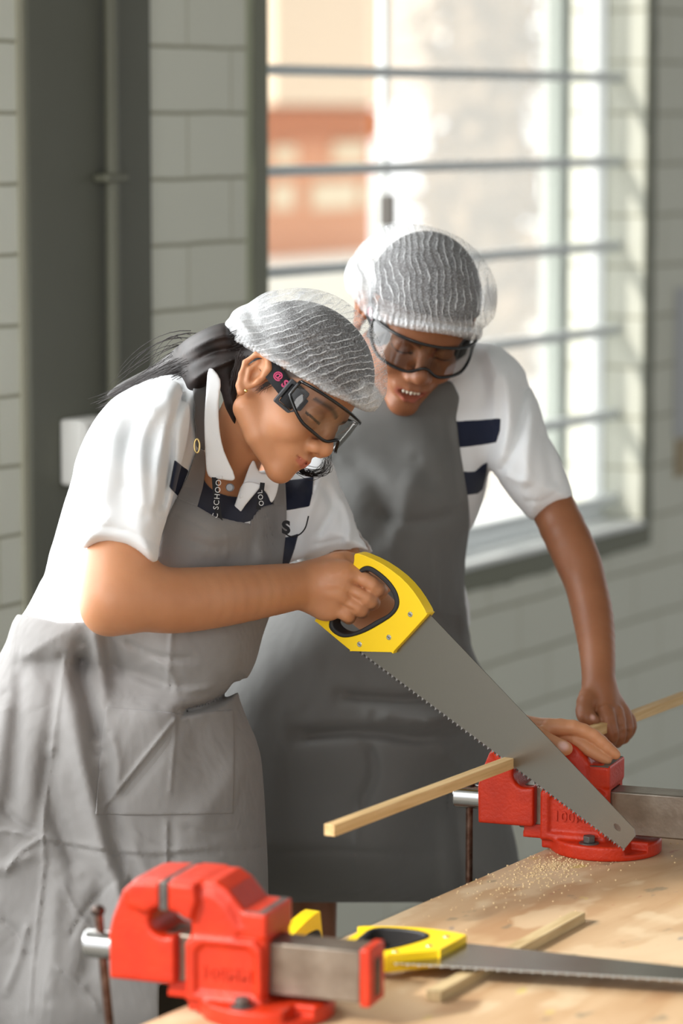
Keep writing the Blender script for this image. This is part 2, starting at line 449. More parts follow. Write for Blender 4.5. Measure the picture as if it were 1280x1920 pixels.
M_column = mat('dark_olive_column_paint', (102, 103, 92), 0.62, bump=0.3, bscale=25, var=(97, 98, 86), vscale=3)
M_conduit = mat('dark_olive_pipe_paint', (110, 110, 95), 0.5)
M_white_frame = mat('white_window_frame', (235, 238, 238), 0.4)
M_bar = mat('grey_blue_bar_paint', (212, 218, 220), 0.45)
M_socket = mat('white_plastic_box', (225, 224, 220), 0.5)
M_floor = mat('floor_concrete', (120, 116, 106), 0.7, var=(104, 100, 92), vscale=2)
M_ceiling = mat('ceiling_paint', (150, 150, 142), 0.9)
M_red = mat('red_vise_paint', (198, 48, 13), 0.45, var=(182, 40, 10), vscale=40, bump=0.35, bscale=240, coat=0.08, spec=0.4)
M_steel = mat('machined_steel', (150, 142, 132), 0.38, metal=0.85, var=(122, 112, 102), vscale=25, bump=0.15, bscale=150)
M_chrome = mat('chromed_steel', (205, 205, 205), 0.16, metal=1.0)
M_darksteel = mat('dark_oiled_steel', (88, 76, 68), 0.4, metal=0.8, var=(60, 46, 40), vscale=60)
M_rust = mat('rusty_rod', (120, 96, 84), 0.4, metal=0.85, var=(84, 56, 44), vscale=90)
M_jaw = mat('grey_jaw_steel', (112, 108, 104), 0.5, metal=0.6, var=(84, 80, 78), vscale=60)
M_yellow = mat('yellow_saw_plastic', (253, 212, 18), 0.38, spec=0.45)
M_rubber = mat('black_rubber', (34, 34, 36), 0.55)
M_screw = mat('saw_screw_chrome', (220, 220, 215), 0.18, metal=1.0)
def blade_mat():
    k = NM('brushed_saw_steel'); b = k.b; b.inputs['Metallic'].default_value = 0.95; b.inputs['Base Color'].default_value = lin((138, 134, 128))
    co = k.coord('Object'); mp = k.n('ShaderNodeMapping'); mp.inputs['Scale'].default_value = (6, 900, 1); k.l(co, mp.inputs[0])
    nz = k.n('ShaderNodeTexNoise'); nz.inputs['Scale'].default_value = 1; nz.inputs['Detail'].default_value = 3; k.l(mp.outputs[0], nz.inputs['Vector'])
    mr_ = k.n('ShaderNodeMapRange'); mr_.inputs[3].default_value = 0.25; mr_.inputs[4].default_value = 0.275; k.l(nz.outputs['Fac'], mr_.inputs[0]); k.l(mr_.outputs[0], b.inputs['Roughness'])
    bp = k.n('ShaderNodeBump'); bp.inputs['Strength'].default_value = 0.08; bp.inputs['Distance'].default_value = 0.0003; return k.m
M_blade = blade_mat()
M_tooth = mat('saw_tooth_steel', (120, 116, 112), 0.3, metal=0.9)
M_stick = wood_mat('pale_stick_wood', (222, 190, 140), (196, 158, 104), scale=(4, 60, 60))
M_strip = wood_mat('raw_strip_wood', (206, 184, 142), (176, 150, 108), scale=(4, 60, 60))
M_ply = wood_mat('worn_plywood_top', (206, 176, 140), (182, 146, 108), scale=(2.0, 9, 3), spots=True, rough=0.55)
M_plyedge = wood_mat('plywood_edge', (176, 140, 96), (136, 100, 66), scale=(2, 2, 120))
M_leg = mat('dark_bench_leg_paint', (58, 50, 44), 0.6)

# ================================================================== ROOM
WO = W(370, 215, 5.45); WO[2] = 0
WM = frame_m(WO, WD, -WN, UP)                       # local: u along wall, v outward, z up
def wl(px, py, v=0.0):
    """(u, z) on the wall plane pushed outward by v"""
    p = on_plane(px, py, WO - np.array(WN) * v, WN); q = p - WO
    return float(q @ np.array(WD)), float(p[2])
u_l = wl(499, 500)[0]; u_r = wl(1206, 500)[0]; z_b = wl(1206, 985)[1]; z_t = 2.75
u_open1 = wl(-70, 600)[0]; u_open0 = u_open1 - 1.7
BLK = (wl(370, 205)[1] - wl(370, 450)[1]) / 2
BLK_OFF = -(wl(370, 205)[1] % BLK) + 0.002
M_block = block_mat()
T = 0.22
def wallbox(name, u0, u1, z0, z1, m=None, v0=0.0, v1=T, kind='structure', bevel=0):
    o = box(name, (u0, v0, z0), (u1, v1, z1), m or M_block, mw=WM, bevel=bevel); tag(o, kind=kind); return o
bm = bmesh.new()
for u0, u1, z0, z1 in ((u_open1, u_l, 0, 3.2), (u_l, u_r, 0, z_b), (u_l, u_r, z_t, 3.2), (u_r, u_r + 3.0, 0, 3.2), (u_open0 - 1.5, u_open0, 0, 3.2), (u_open0, u_open1, 0, 0.95), (u_open0, u_open1, 2.9, 3.2)):
    box_bm(bm, (u0, 0, z0), (u1, T, z1))
wall = tag(bm_to(bm, 'wall_left', M_block, mw=WM), kind='structure')
bm = bmesh.new(); box_bm(bm, (-9, -6, -0.1), (9, 12, 0))
tag(bm_to(bm, 'floor', M_floor), kind='structure')
ceil_ = box('ceiling', (-4, -6.5, 3.2), (7, 0.24, 3.3), M_ceiling, mw=WM); tag(ceil_, kind='structure')
# painted concrete column with a pipe running down it
cu0, cu1 = wl(46, 600)[0], wl(276, 600)[0]
wallbox('trim_1', cu0, cu1, 0, 3.2, M_column, v0=-0.012, v1=0.0, bevel=0.004)
wallbox('trim_2', wl(36, 600)[0], cu0, 0, 3.2, mat('pale_edge_plaster', (172, 170, 152), 0.8, bump=0.4, bscale=50), v0=-0.006, v1=0.0)
wallbox('trim_3', wl(462, 500)[0], wl(474, 500)[0], z_b - 0.05, 3.2, mat('pale_green_edge_paint', (170, 174, 152), 0.8, bump=0.4, bscale=50), v0=-0.003, v1=0.0)
def ragged(a, b, n, amp):
    return [(a[0] + (b[0] - a[0]) * i / n + rng.uniform(-amp, amp), a[1] + (b[1] - a[1]) * i / n + rng.uniform(-amp, amp)) for i in range(n)]
tw = 0.047
o_ = [(u_l - tw, z_b - tw), (u_r + tw, z_b - tw), (u_r + tw, z_t + tw), (u_l - tw, z_t + tw)]
i_ = [(u_l, z_b), (u_r, z_b), (u_r, z_t), (u_l, z_t)]
BAS = Matrix(((1, 0, 0, 0), (0, 0, 1, 0), (0, 1, 0, 0), (0, 0, 0, 1)))
rag = []
for a, b in zip(o_, o_[1:] + o_[:1]): rag += ragged(a, b, 46, 0.0035)
tag(prism('trim_4', rag, -0.005, 0.0, M_trim, holes=[i_], mw=WM, basis=BAS), kind='structure')
# window set back in the opening
rv = 0.092
fr_u1 = u_r; fz = z_b + 0.012
wz0 = wl(1138, 940, rv)[1]
win = tag(prism('window_1', [(u_l - 0.05, z_b - .0), (u_r, z_b - .0), (u_r, z_t), (u_l - 0.05, z_t)], rv, rv + 0.045, M_white_frame,
      holes=[[(u_l - 0.01, z_b + 0.05), (u_r - 0.006, z_b + 0.05), (u_r - 0.006, z_t - .05), (u_l - 0.01, z_t - .05)]], mw=WM, basis=BAS), kind='structure')
um0, um1 = wl(700, 400, rv)[0], wl(766, 400, rv)[0]
box('sash_stile', (um1 - 0.004, rv + 0.05, z_b + .05), (um1 + 0.012, rv + 0.075, z_t), M_white_frame, win, bevel=0.003)
za_ = wl(766, 395, rv)[1]
box('stay_handle', (um1 - 0.012, rv + 0.03, za_ - 0.03), (um1 + 0.002, rv + 0.06, za_ + 0.03), mat('dark_stay', (96, 92, 88), 0.5), win, bevel=0.003)
ud0, ud1 = wl(1020, 400, rv)[0], wl(1064, 400, rv)[0]
box('sash_stile', (wl(1074, 400, rv)[0], rv + 0.03, z_b + .05), (wl(1090, 400, rv)[0], rv + 0.08, z_t), mat('grey_gasket', (176, 184, 178), 0.6), win)
box('window_sill', (u_l, -0.012, z_b), (u_r, rv, z_b + 0.014), M_white_frame, win, bevel=0.004)
for i in range(7):                                    # security bars; measured 190 px apart at the left jamb
    za = wl(500, 131 + 190 * i, rv - 0.02)[1]
    box('security_bar', (u_l - 0.03, rv - 0.04, za - 0.0095), (u_r, rv - 0.012, za + 0.0095), M_bar, win, bevel=0.002)
gm = NM('window_glass'); gt = gm.n('ShaderNodeBsdfTransparent'); gt.inputs[0].default_value = (0.97, 0.98, 0.97, 1)
gg = gm.n('ShaderNodeBsdfGlossy'); gg.inputs['Roughness'].default_value = 0.02
mx = gm.n('ShaderNodeMixShader'); mx.inputs[0].default_value = 0.06; gm.l(gt.outputs[0], mx.inputs[1]); gm.l(gg.outputs[0], mx.inputs[2]); gm.l(mx.outputs[0], gm.o.inputs['Surface'])
gh = NM('hazy_window_glass'); gt = gh.n('ShaderNodeBsdfTransparent'); gd = gh.n('ShaderNodeBsdfTranslucent'); gd.inputs[0].default_value = (0.9, 0.9, 0.86, 1)
mx = gh.n('ShaderNodeMixShader'); mx.inputs[0].default_value = 0.22; gh.l(gt.outputs[0], mx.inputs[1]); gh.l(gd.outputs[0], mx.inputs[2]); gh.l(mx.outputs[0], gh.o.inputs['Surface'])
box('pane', (u_l - .01, rv + .018, z_b + .05), (um0, rv + .022, z_t), gm.m, win)
box('pane', (um1, rv + .058, z_b + .05), (wl(1090, 400, rv)[0], rv + .062, z_t), gh.m, win)
tag(box('trim_5', (u_l - .3, T, z_b - .06), (u_r + .3, T + 0.5, z_b - .02), M_white_frame, mw=WM), kind='structure')

# pipe, socket box, notice
pu = wl(181, 300)[0]; pr = 0.0115
pe = empty('wall_pipe', WM @ Vector((pu, -0.03, 0)), 'dark olive painted pipe running down the dark column on the left wall', 'pipe'); pe.matrix_basis = WM @ Matrix.Translation((pu, -0.03, 0))
cyl('pipe', (0, 0, 0.0), (0, 0, 3.2), pr, M_conduit, pe)
for y_ in (333, 1500):
    zz = wl(181, y_)[1]
    box('pipe_clip', (-0.03, -0.014, zz - 0.007), (0.03, 0.018, zz + 0.007), M_conduit, pe, bevel=0.004)
a = wl(99, 785); b = wl(160, 900)
se = box('socket_box', (0, -0.045, 0), (b[0] - a[0], 0, a[1] - b[1]), M_socket, bevel=0.006); se.matrix_basis = WM @ Matrix.Translation((a[0], -0.012, b[1]))
tag(se, 'white square plastic wall box on the dark column behind the bending person', 'socket box')
box('cover_plate', (0.006, -0.049, 0.006), (b[0] - a[0] - 0.006, -0.044, a[1] - b[1] - 0.006), M_socket, se, bevel=0.002)
a = wl(1264, 540); b = wl(1330, 880)
no = empty('wall_notice', (0, 0, 0), 'pale grey pinned notice at the right edge of the block wall', 'notice'); no.matrix_basis = WM @ Matrix.Translation((a[0], 0, b[1]))
box('sheet', (0, -0.006, 0.09), (0.16, -0.002, a[1] - b[1]), mat('notice_paper', (196, 198, 200), 0.8), no)
box('lower_strip', (0.01, -0.007, 0.0), (0.15, -0.002, 0.085), mat('notice_tan', (176, 160, 132), 0.8), no)

# ================================================================== OUTSIDE
def fac(px, py, v): return wl(px, py, v)
FV = 7.5
M_peach = mat('peach_wall', (232, 170, 134), 0.9)
M_cream = mat('cream_fascia', (250, 226, 200), 0.9)
bd = empty('building', (0, 0, 0), 'peach coloured building with cream eaves outside the window', 'building'); bd.matrix_basis = WM.copy()
A = lambda x, y, v=FV: fac(x, y, v)
uL = A(380, 300)[0]; uR = A(699, 300)[0]
box('facade', (uL, FV, -0.1), (uR, FV + 3, 2.9), M_peach, bd)
box('eaves', (uL, FV - 0.5, A(600, 196, FV - .5)[1]), (uR, FV + 0.0, 3.0), M_cream, bd)
box('beam', (uL, FV - 0.06, A(600, 262)[1]), (uR, FV, A(600, 205)[1]), mat('brown_beam', (196, 128, 90), 0.9), bd)
box('plinth', (uL, FV - 0.25, -0.1), (uR, FV, A(600, 478)[1]), mat('white_plinth', (248, 246, 240), 0.9), bd)
for px_, py_, w_, h_ in ((528, 290, 42, 34), (650, 285, 60, 40), (525, 368, 40, 46), (622, 366, 84, 46), (686, 366, 18, 44)):
    a = A(px_ - w_ / 2, py_ - h_ / 2); b = A(px_ + w_ / 2, py_ + h_ / 2)
    wn = box('window', (a[0], FV - 0.03, b[1]), (b[0], FV, a[1]), mat('cream_window', (252, 240, 214), 0.5), bd, bevel=0.01)
tr_ = NM('dry_tree'); 
M_bark = mat('pale_bark', (150, 132, 112), 0.9, var=(126, 108, 92), vscale=6)
M_leafy = mat('dry_beige_leaves', (158, 136, 108), 0.9, var=(128, 108, 86), vscale=5)
def tree(px_, v, wd_, label):
    c = A(px_, 300, v); o = empty('tree', WM @ Vector((c[0], v, 0)), label, 'tree')
    bmt = bmesh.new(); tube_bm(bmt, [(0, 0, 0), (0.03, 0, 1.0), (-0.02, 0.03, 2.0), (0.02, 0, 3.0)], [0.14, 0.11, 0.1, 0.07], 12); bm_to(bmt, 'trunk', M_bark, o, smooth=True)
    bmt = bmesh.new()
    for i in range(1500):
        p = Vector((rng.normal(0, wd_), rng.normal(0, wd_), rng.uniform(0.4, 3.2))); s = rng.uniform(0.03, 0.09)
        q = Matrix.Rotation(rng.uniform(0, 6.28), 3, Vector(rng.normal(size=3)).normalized())
        vs = [bmt.verts.new(p + q @ Vector(w)) for w in ((-s, -s * .5, 0), (s, -s * .5, 0), (s * 1.1, s * .5, .01), (-s, s * .5, 0))]
        bmt.faces.new(vs)
    bm_to(bmt, 'foliage', M_leafy, o)
tree(876, 4.2, 0.09, 'dry beige tree seen through the hazy pane, nearer the mullion')
tree(935, 5.0, 0.13, 'dry beige tree seen through the hazy pane, nearer the right jamb')
tag(box('ground_outside', (-6, T + 0.02, -0.15), (25, 20, -0.05), mat('pale_ground', (235, 228, 214), 0.9), mw=WM), kind='structure')

# ================================================================== BENCH
BZ = 0.85
pA = on_plane(290, 1910, (0, 0, BZ), UP); pB = on_plane(1010, 1597, (0, 0, BZ), UP)
BD = Vector((pB[0] - pA[0], pB[1] - pA[1], 0)).normalized(); BN = Vector((BD.y, -BD.x, 0))
print('bench dir', BD, 'wall dir', WD)
BM = frame_m((pB[0], pB[1], 0), BD, BN, UP)
pE = on_plane(1205, 1513, (0, 0, BZ), UP); uE = (Vector(pE) - Vector((pB[0], pB[1], BZ))).dot(BD)
bench = empty('workbench', (pB[0], pB[1], 0), 'worn plywood topped workbench carrying the red vises', 'workbench'); bench.matrix_basis = BM
box('bench_top', (-1.25, 0.0, BZ - 0.028), (uE, 1.15, BZ), M_ply, bench, bevel=0.002)
box('apron_board', (-1.15, 0.06, BZ - 0.12), (uE - 0.1, 0.085, BZ - 0.028), M_leg, bench, bevel=0.002)
for u_ in (-1.1, uE - 0.12):
    for v_ in (0.05, 1.03):
        box('leg', (u_, v_, 0), (u_ + 0.07, v_ + 0.07, BZ - 0.028), M_leg, bench, bevel=0.003)
# sawdust under the cut
def bench_pt(px, py, dz=0.0):
    return on_plane(px, py, (0, 0, BZ + dz), UP)
bmd = bmesh.new()
cdust = Vector(bench_pt(1000, 1618))
for i in range(900):
    r = abs(rng.normal(0, 0.05)); t = rng.uniform(0, 6.28); p = cdust + BD * (r * 2.6 * math.cos(t)) + BN * (0.03 + r * math.sin(t))
    if (p - Vector((pB[0], pB[1], BZ))).dot(BN) < 0.002: continue
    s = rng.uniform(0.0004, 0.0013); q = Matrix.Rotation(rng.uniform(0, 6), 4, 'Z')
    bmesh.ops.create_cube(bmd, size=s * 1.4, matrix=Matrix.Translation((p.x, p.y, BZ + s * .5)) @ q)
tag(bm_to(bmd, 'sawdust', mat('sawdust', (226, 200, 156), 0.9)), 'pale sawdust scattered on the bench edge beside the far vise', 'sawdust', kind='stuff')

# ================================================================== VISES
def poly2(poly, x, z):
    return polysd(x, z, poly)
class LC:                                  # local context for castings: P in vise coordinates
    pass
def ext(poly, y0, y1, r=0.003, taper=None):
    yc, hy = (y0 + y1) / 2, (y1 - y0) / 2
    def f(c):
        a = polysd(c.P[:, 0], c.P[:, 2], poly) + r; b = np.abs(c.P[:, 1] - yc) - hy + r
        return np.minimum(np.maximum(a, b), 0) + np.hypot(np.maximum(a, 0), np.maximum(b, 0)) - r
    return f
mm = lambda pts: [(x / 1000.0, z / 1000.0) for x, z in pts]
def zcyl(x, y, z0, z1, r, rd=0.003):
    def f(c):
        a = np.hypot(c.P[:, 0] - x, c.P[:, 1] - y) - r + rd; b = np.abs(c.P[:, 2] - (z0 + z1) / 2) - (z1 - z0) / 2 + rd
        return np.minimum(np.maximum(a, b), 0) + np.hypot(np.maximum(a, 0), np.maximum(b, 0)) - rd
    return f
def ycyl(x, z, r, hy=1):
    return lambda c: np.maximum(np.hypot(c.P[:, 0] - x, c.P[:, 2] - z) - r, np.abs(c.P[:, 1]) - hy)
def casting(name, f, lo, hi, h, m, parent):
    v, F = surf(f, lo, hi, h); v = relax(v, F, 1); return link(name, mesh_of(name, [(v, F)]), m, parent)
def vise(loc, axis, label, jaw_open, rod, group=None):
    """local x runs along the screw from the handle to the tail, y away from the camera, z up"""
    X = Vector(axis).normalized(); Y = UP.cross(X)
    root = empty('bench_vise', loc, label, 'vise', group); root.matrix_basis = frame_m(loc, X, Y, UP)
    j = jaw_open
    base = zcyl(0, 0, 0.0, 0.019, 0.0705)
    body = ext(mm([(-76, 4), (10, 4), (12, 90), (12, 114), (-12, 115), (-30, 136), (-44, 144), (-92, 142), (-92, 128), (-92, 108), (-78, 104), (-72, 92), (-76, 84)]), -0.036, 0.036, 0.004)
    head = ext(mm([(-92, 104), (-66, 104), (-60, 124), (-62, 142), (-92, 142)]), -0.05, 0.05, 0.004)
    arch = ext(mm([(-70, 80), (-22, 80), (-14, 96), (-30, 122), (-44, 132), (-66, 136), (-72, 110)]), -0.04, 0.04, 0.006)
    anv = ext(mm([(-14, 88), (13, 88), (13, 114), (-14, 114)]), -0.038, 0.038, 0.003)
    f = su(0.008, body, arch)
    f = su(0.006, f, head); f = su(0.004, f, anv)
    # raised rim with a sunk panel on each flank
    rim = ext(mm([(-76, 16), (10, 16), (10, 78), (2, 86), (-66, 86), (-76, 78)]), -0.043, 0.043, 0.004)
    pan = ext(mm([(-64, 26), (2, 26), (2, 70), (-6, 78), (-56, 78), (-64, 70)]), -0.06, -0.0385, 0.004)
    pan2 = ext(mm([(-64, 26), (2, 26), (2, 70), (-6, 78), (-56, 78), (-64, 70)]), 0.0385, 0.06, 0.004)
    f = su(0.003, f, rim); f = ss(0.004, f, pan, pan2)
    lug = ext(mm([(-104, 13), (-70, 13), (-70, 33), (-104, 33)]), -0.024, 0.024, 0.003)
    f = su(0.005, f, base); f = su(0.004, f, lug)
    f = ss(0.006, f, ycyl(-0.088, 0.094, 0.017))
    slot = bx((0.02, 0, 0.052), (0.16, 0.0225, 0.030)); f = ss(0.001, f, slot)
    f = ss(0.002, f, bx((0.05, -0.045, 0.02), (0.011, 0.02, 0.012)))
    casting('body', f, (-0.115, -0.078, -0.004), (0.082, 0.078, 0.152), 0.0016, M_red, root)
    # sliding jaw
    d = -j
    mvp = [(-172, 30), (-100, 30), (-98, 34), (-98, 82), (-112, 84), (-122, 96), (-118, 108), (-109, 112), (-109, 141), (-140, 139), (-158, 122), (-168, 98), (-173, 78)]
    mv = ext([(x / 1000 + 0.012 + d, z / 1000) for x, z in mvp], -0.037, 0.037, 0.004)
    mh = ext([(x / 1000 + 0.012 + d, z / 1000) for x, z in [(-146, 112), (-109, 104), (-109, 141), (-140, 139), (-152, 128)]], -0.05, 0.05, 0.004)
    g = su(0.006, mv, mh)
    g = ss(0.006, g, ycyl(-0.088 - 0.010 + d, 0.097, 0.0165))
    casting('sliding_jaw', g, (-0.185 + d, -0.06, 0.02), (-0.07 + d, 0.06, 0.15), 0.0016, M_red, root)
    xj = -0.097 + d
    ji = box('jaw_plate', (xj, -0.05, 0.112), (xj + 0.006, 0.05, 0.1425), M_jaw, root, bevel=0.001)
    jf = box('jaw_plate', (-0.098, -0.05, 0.112), (-0.092, 0.05, 0.1425), M_jaw, root, bevel=0.001)
    box('anvil_face', (-0.0125, -0.0365, 0.1135), (0.0115, 0.0365, 0.1152), M_jaw, root, bevel=0.0005)
    box('slide_bar', (-0.11 + d, -0.0215, 0.025), (0.11, 0.0215, 0.081), M_steel, root, bevel=0.0022)
    box('tail_cap', (0.11, -0.023, 0.022), (0.121, 0.023, 0.083), M_red, root, bevel=0.002)
    box('tail_slot', (0.1205, -0.008, 0.03), (0.1218, 0.008, 0.07), M_darksteel, root)
    xs = -0.165 + d
    cyl('spindle_head', (xs - 0.037, 0, 0.056), (xs + 0.01, 0, 0.056), 0.0155, M_chrome, root, bevel=0.002, seg=32)
    a, b = rod
    hr = cyl('handle_rod', (xs - 0.018 + a[0], a[1], a[2]), (xs - 0.018 + b[0], b[1], b[2]), 0.0048, M_rust, root)
    for q in (a, b):
        bmk = bmesh.new(); bmesh.ops.create_uvsphere(bmk, u_segments=16, v_segments=10, radius=0.0078, matrix=Matrix.Translation((xs - 0.018 + q[0], q[1], q[2])) @ Matrix.Diagonal((1, 1, .8, 1)))
        bm_to(bmk, 'knob', M_darksteel, hr, smooth=True)
    for bx_, by_ in ((-0.008, -0.053), (0.03, 0.056)):
        bt = cyl('bolt', (bx_, by_, 0.018), (bx_, by_, 0.0205), 0.0125, M_jaw, root, bevel=0.0004)
        cyl('bolt_head', (bx_, by_, 0.0205), (bx_, by_, 0.029), 0.0082, M_jaw, bt, seg=6, bevel=0.0008)
    R = Matrix(((1, 0, 0, -0.031), (0, 0, -1, -0.0385), (0, 1, 0, 0.047), (0, 0, 0, 1)))
    text_mesh('size_lettering', '100MM', 0.0180, M_red, root, R, depth=0.0019, spacing=1.05, bold=0.0005)
    return root
VAX = Vector((0.94, -0.342, 0))
vf = on_plane(1136, 1593, (0, 0, BZ), UP)
vn = on_plane(502, 1898, (0, 0, BZ), UP)
print('vise pos', vf, vn)
vise(vf, VAX, 'sharp red vise at the far end of the bench, clamping the long wooden stick', 0.0,
     ((0.0, 0.0, 0.0745), (0.0, 0.0, -0.075)))
vise(vn, VAX, 'blurred red vise nearest the camera, its jaws empty', 0.004,
     ((-0.006, -0.0, 0.092), (0.012, -0.0, -0.09)))

# ================================================================== LONG STICK in the far vise
sk0 = A3(W(955, 1430, 3.985)); SD = np.array(BD)
zst = sk0[2]
def on_stick(px):                                   # parameter along the stick for an image column
    k = (px - 640) / FPX
    t = (k * (sk0[1]) - sk0[0])                     # small correction below
    lo, hi = -1.5, 2.5
    for _ in range(50):
        m = (lo + hi) / 2; p = sk0 + SD * m; q = p - C0; x = 640 + FPX * q[0] / (q @ CF)
        if x < px: lo = m
        else: hi = m
    return lo
t0, t1 = on_stick(617), on_stick(1345)
STM = frame_m(sk0 + SD * t0, BD, BN, UP)
st = box('wooden_stick', (0, -0.0068, -0.0068), (t1 - t0, 0.0068, 0.0068), M_stick, mw=STM, bevel=0.0008)
tag(st, 'long square wooden stick clamped in the far vise and held by hand', 'stick')

# ================================================================== SAWS
BP0 = sk0 - SD * 0.002; BPN = np.array(BD)          # blade plane stands across the stick
b_a = on_plane(672, 1219, BP0, BPN); b_b = on_plane(1170, 1592, BP0, BPN)
SX = (b_b - b_a); SX /= np.linalg.norm(SX); SZ = -BPN; SY = np.cross(SZ, SX)
if SY[2] < 0: SY = -SY; SZ = np.cross(SX, SY)
def sl(px, py):
    p = on_plane(px, py, BP0, BPN) - b_a; return (float(p @ SX), float(p @ SY))
SAWM = frame_m(b_a, SX, SY, SZ)
H_out = [sl(*p) for p in ((671, 1040), (676, 1036), (690, 1040), (722, 1055), (757, 1080), (782, 1107), (800, 1135), (806, 1148), (803, 1156), (745, 1219), (740, 1221), (667, 1219), (663, 1217), (635, 1194), (602, 1166), (598, 1160), (614, 1132), (642, 1096), (668, 1062))]
H_hole = [sl(*p) for p in ((700, 1060), (724, 1075), (744, 1096), (754, 1117), (754, 1136), (742, 1153), (718, 1169), (690, 1184), (660, 1193), (640, 1190), (624, 1174), (630, 1150), (646, 1120), (664, 1090), (682, 1065))]
HH = smooth_poly(H_hole, 4)
cx = sum(p[0] for p in HH) / len(HH); cy = sum(p[1] for p in HH) / len(HH)
Hin = []
for p in HH:
    v = np.array((cx, cy)) - np.array(p); L = np.linalg.norm(v); Hin.append(tuple(np.array(p) + v / L * 0.0068))
print('saw length', np.linalg.norm(b_b - b_a))
def saw(M, label, group=None, tm=None, tp=0.0036):
    root = empty('hand_saw', (0, 0, 0), label, 'saw', group); root.matrix_basis = M
    tipT = sl(1188, 1553); tipB = sl(1170, 1592)
    bl = [(-0.01, 0.0), (tipB[0] - 0.0, 0.0), (sl(1191, 1567)[0], sl(1191, 1567)[1]), (tipT[0], tipT[1]), sl(806, 1152), sl(760, 1130), (0.0, 0.03)]
    hc = sl(1157, 1551); ha = math.atan2(tipT[1] - sl(806, 1152)[1], tipT[0] - sl(806, 1152)[0])
    hole = [(hc[0] + 0.0058 * math.cos(t) * math.cos(ha) - 0.0034 * math.sin(t) * math.sin(ha), hc[1] + 0.0058 * math.cos(t) * math.sin(ha) + 0.0034 * math.sin(t) * math.cos(ha)) for t in np.linspace(0, 2 * math.pi, 20, endpoint=False)]
    prism('blade', bl, -0.0005, 0.0005, M_blade, root, holes=[hole])
    bm = bmesh.new(); n = int(tipB[0] / tp); q_ = tp / 0.0036
    for i in range(n):
        x = i * tp + 0.002; s = 0.0007 if i % 2 else -0.0007
        v = [bm.verts.new(q) for q in ((x, 0.0004, -0.0006), (x + 0.0034 * q_, 0.0004, -0.0006), (x + 0.0019 * q_, -0.0031 * q_, -0.0004 + s), (x, 0.0004, 0.0006), (x + 0.0034 * q_, 0.0004, 0.0006), (x + 0.0019 * q_, -0.0031 * q_, 0.0004 + s))]
        for f in ((0, 2, 1), (3, 4, 5), (0, 1, 4, 3), (1, 2, 5, 4), (2, 0, 3, 5)): bm.faces.new([v[k] for k in f])
    bm_to(bm, 'teeth', tm or M_tooth, root)
    h = prism('handle', smooth_poly(H_out, 2), -0.0098, 0.0098, M_yellow, root, holes=[HH], bevel=0.0042)
    h.modifiers['bevel'].segments = 3
    prism('grip_lining', HH, -0.0112, 0.0112, M_rubber, root, holes=[Hin], bevel=0.0018)
    for p in ((681, 1206), (736, 1193), (776, 1150)):
        q = sl(*p)
        rg = cyl('screw', (q[0], q[1], -0.0106), (q[0], q[1], 0.0106), 0.0036, M_screw, root, bevel=0.0006)
        for sgn in (-1, 1):
            box('screw_slot', (q[0] - 0.0022, q[1] - 0.0004, sgn * 0.0106 - 0.0002), (q[0] + 0.0022, q[1] + 0.0004, sgn * 0.0106 + 0.0002), M_darksteel, rg)
    return root
saw(SAWM, 'yellow handled saw in use, its broad steel blade cutting the stick', 'yellow handled saws')
# loose wood strip on the bench and the second saw lying over it
s0 = Vector(bench_pt(812, 1878)); s1 = Vector(bench_pt(1078, 1732)); sx = (s1 - s0); sx.z = 0; Ls = sx.length; sx.normalize(); sy = UP.cross(sx)
SM = frame_m((s0.x, s0.y, BZ + 0.0001), sx, sy, UP)
tag(box('wood_strip', (-0.0, -0.0085, 0), (Ls + 0.01, 0.0085, 0.012), M_strip, mw=SM, bevel=0.0008), 'short loose wood strip lying on the bench under the second saw', 'stick')
zb = 0.0185
q0 = Vector(on_plane(735, 1806, (0, 0, BZ + zb), UP)); q1 = Vector(on_plane(1280, 1838, (0, 0, BZ + zb), UP))
x2 = (q1 - q0).normalized(); y2 = Vector((-x2.y, x2.x, 0)).normalized(); z2 = x2.cross(y2)
saw(frame_m(q0, x2, y2, z2), 'yellow handled saw lying flat on the bench across the wood strip', 'yellow handled saws', mat('glint_tooth_steel', (225, 222, 216), 0.35, metal=0.6), 0.0062)  # paler tooth colour stands in for blurred highlights on the teeth
# third handle showing behind the near vise: a saw hung on the bench rail
q3 = Vector(W(594, 1812, 3.66)); x3 = Vector((BD.x * 0.12, BD.y * 0.12, -1)).normalized(); zz3 = Vector(-BN); zz3 = (zz3 - x3 * zz3.dot(x3)).normalized(); y3 = zz3.cross(x3)
print('y3', y3, BD)
H3 = frame_m(q3, x3, y3, zz3)
for p_ in []:
    w_ = np.array(H3 @ Vector((p_[0], p_[1], 0))); q_ = w_ - C0; print('h3', round(640 + FPX * q_[0] / (q_ @ CF)), round(960 - FPX * (q_ @ CU) / (q_ @ CF)), w_.round(2))
saw(H3, 'yellow handle of a saw hanging at the bench edge behind the blurred near vise', 'yellow handled saws')

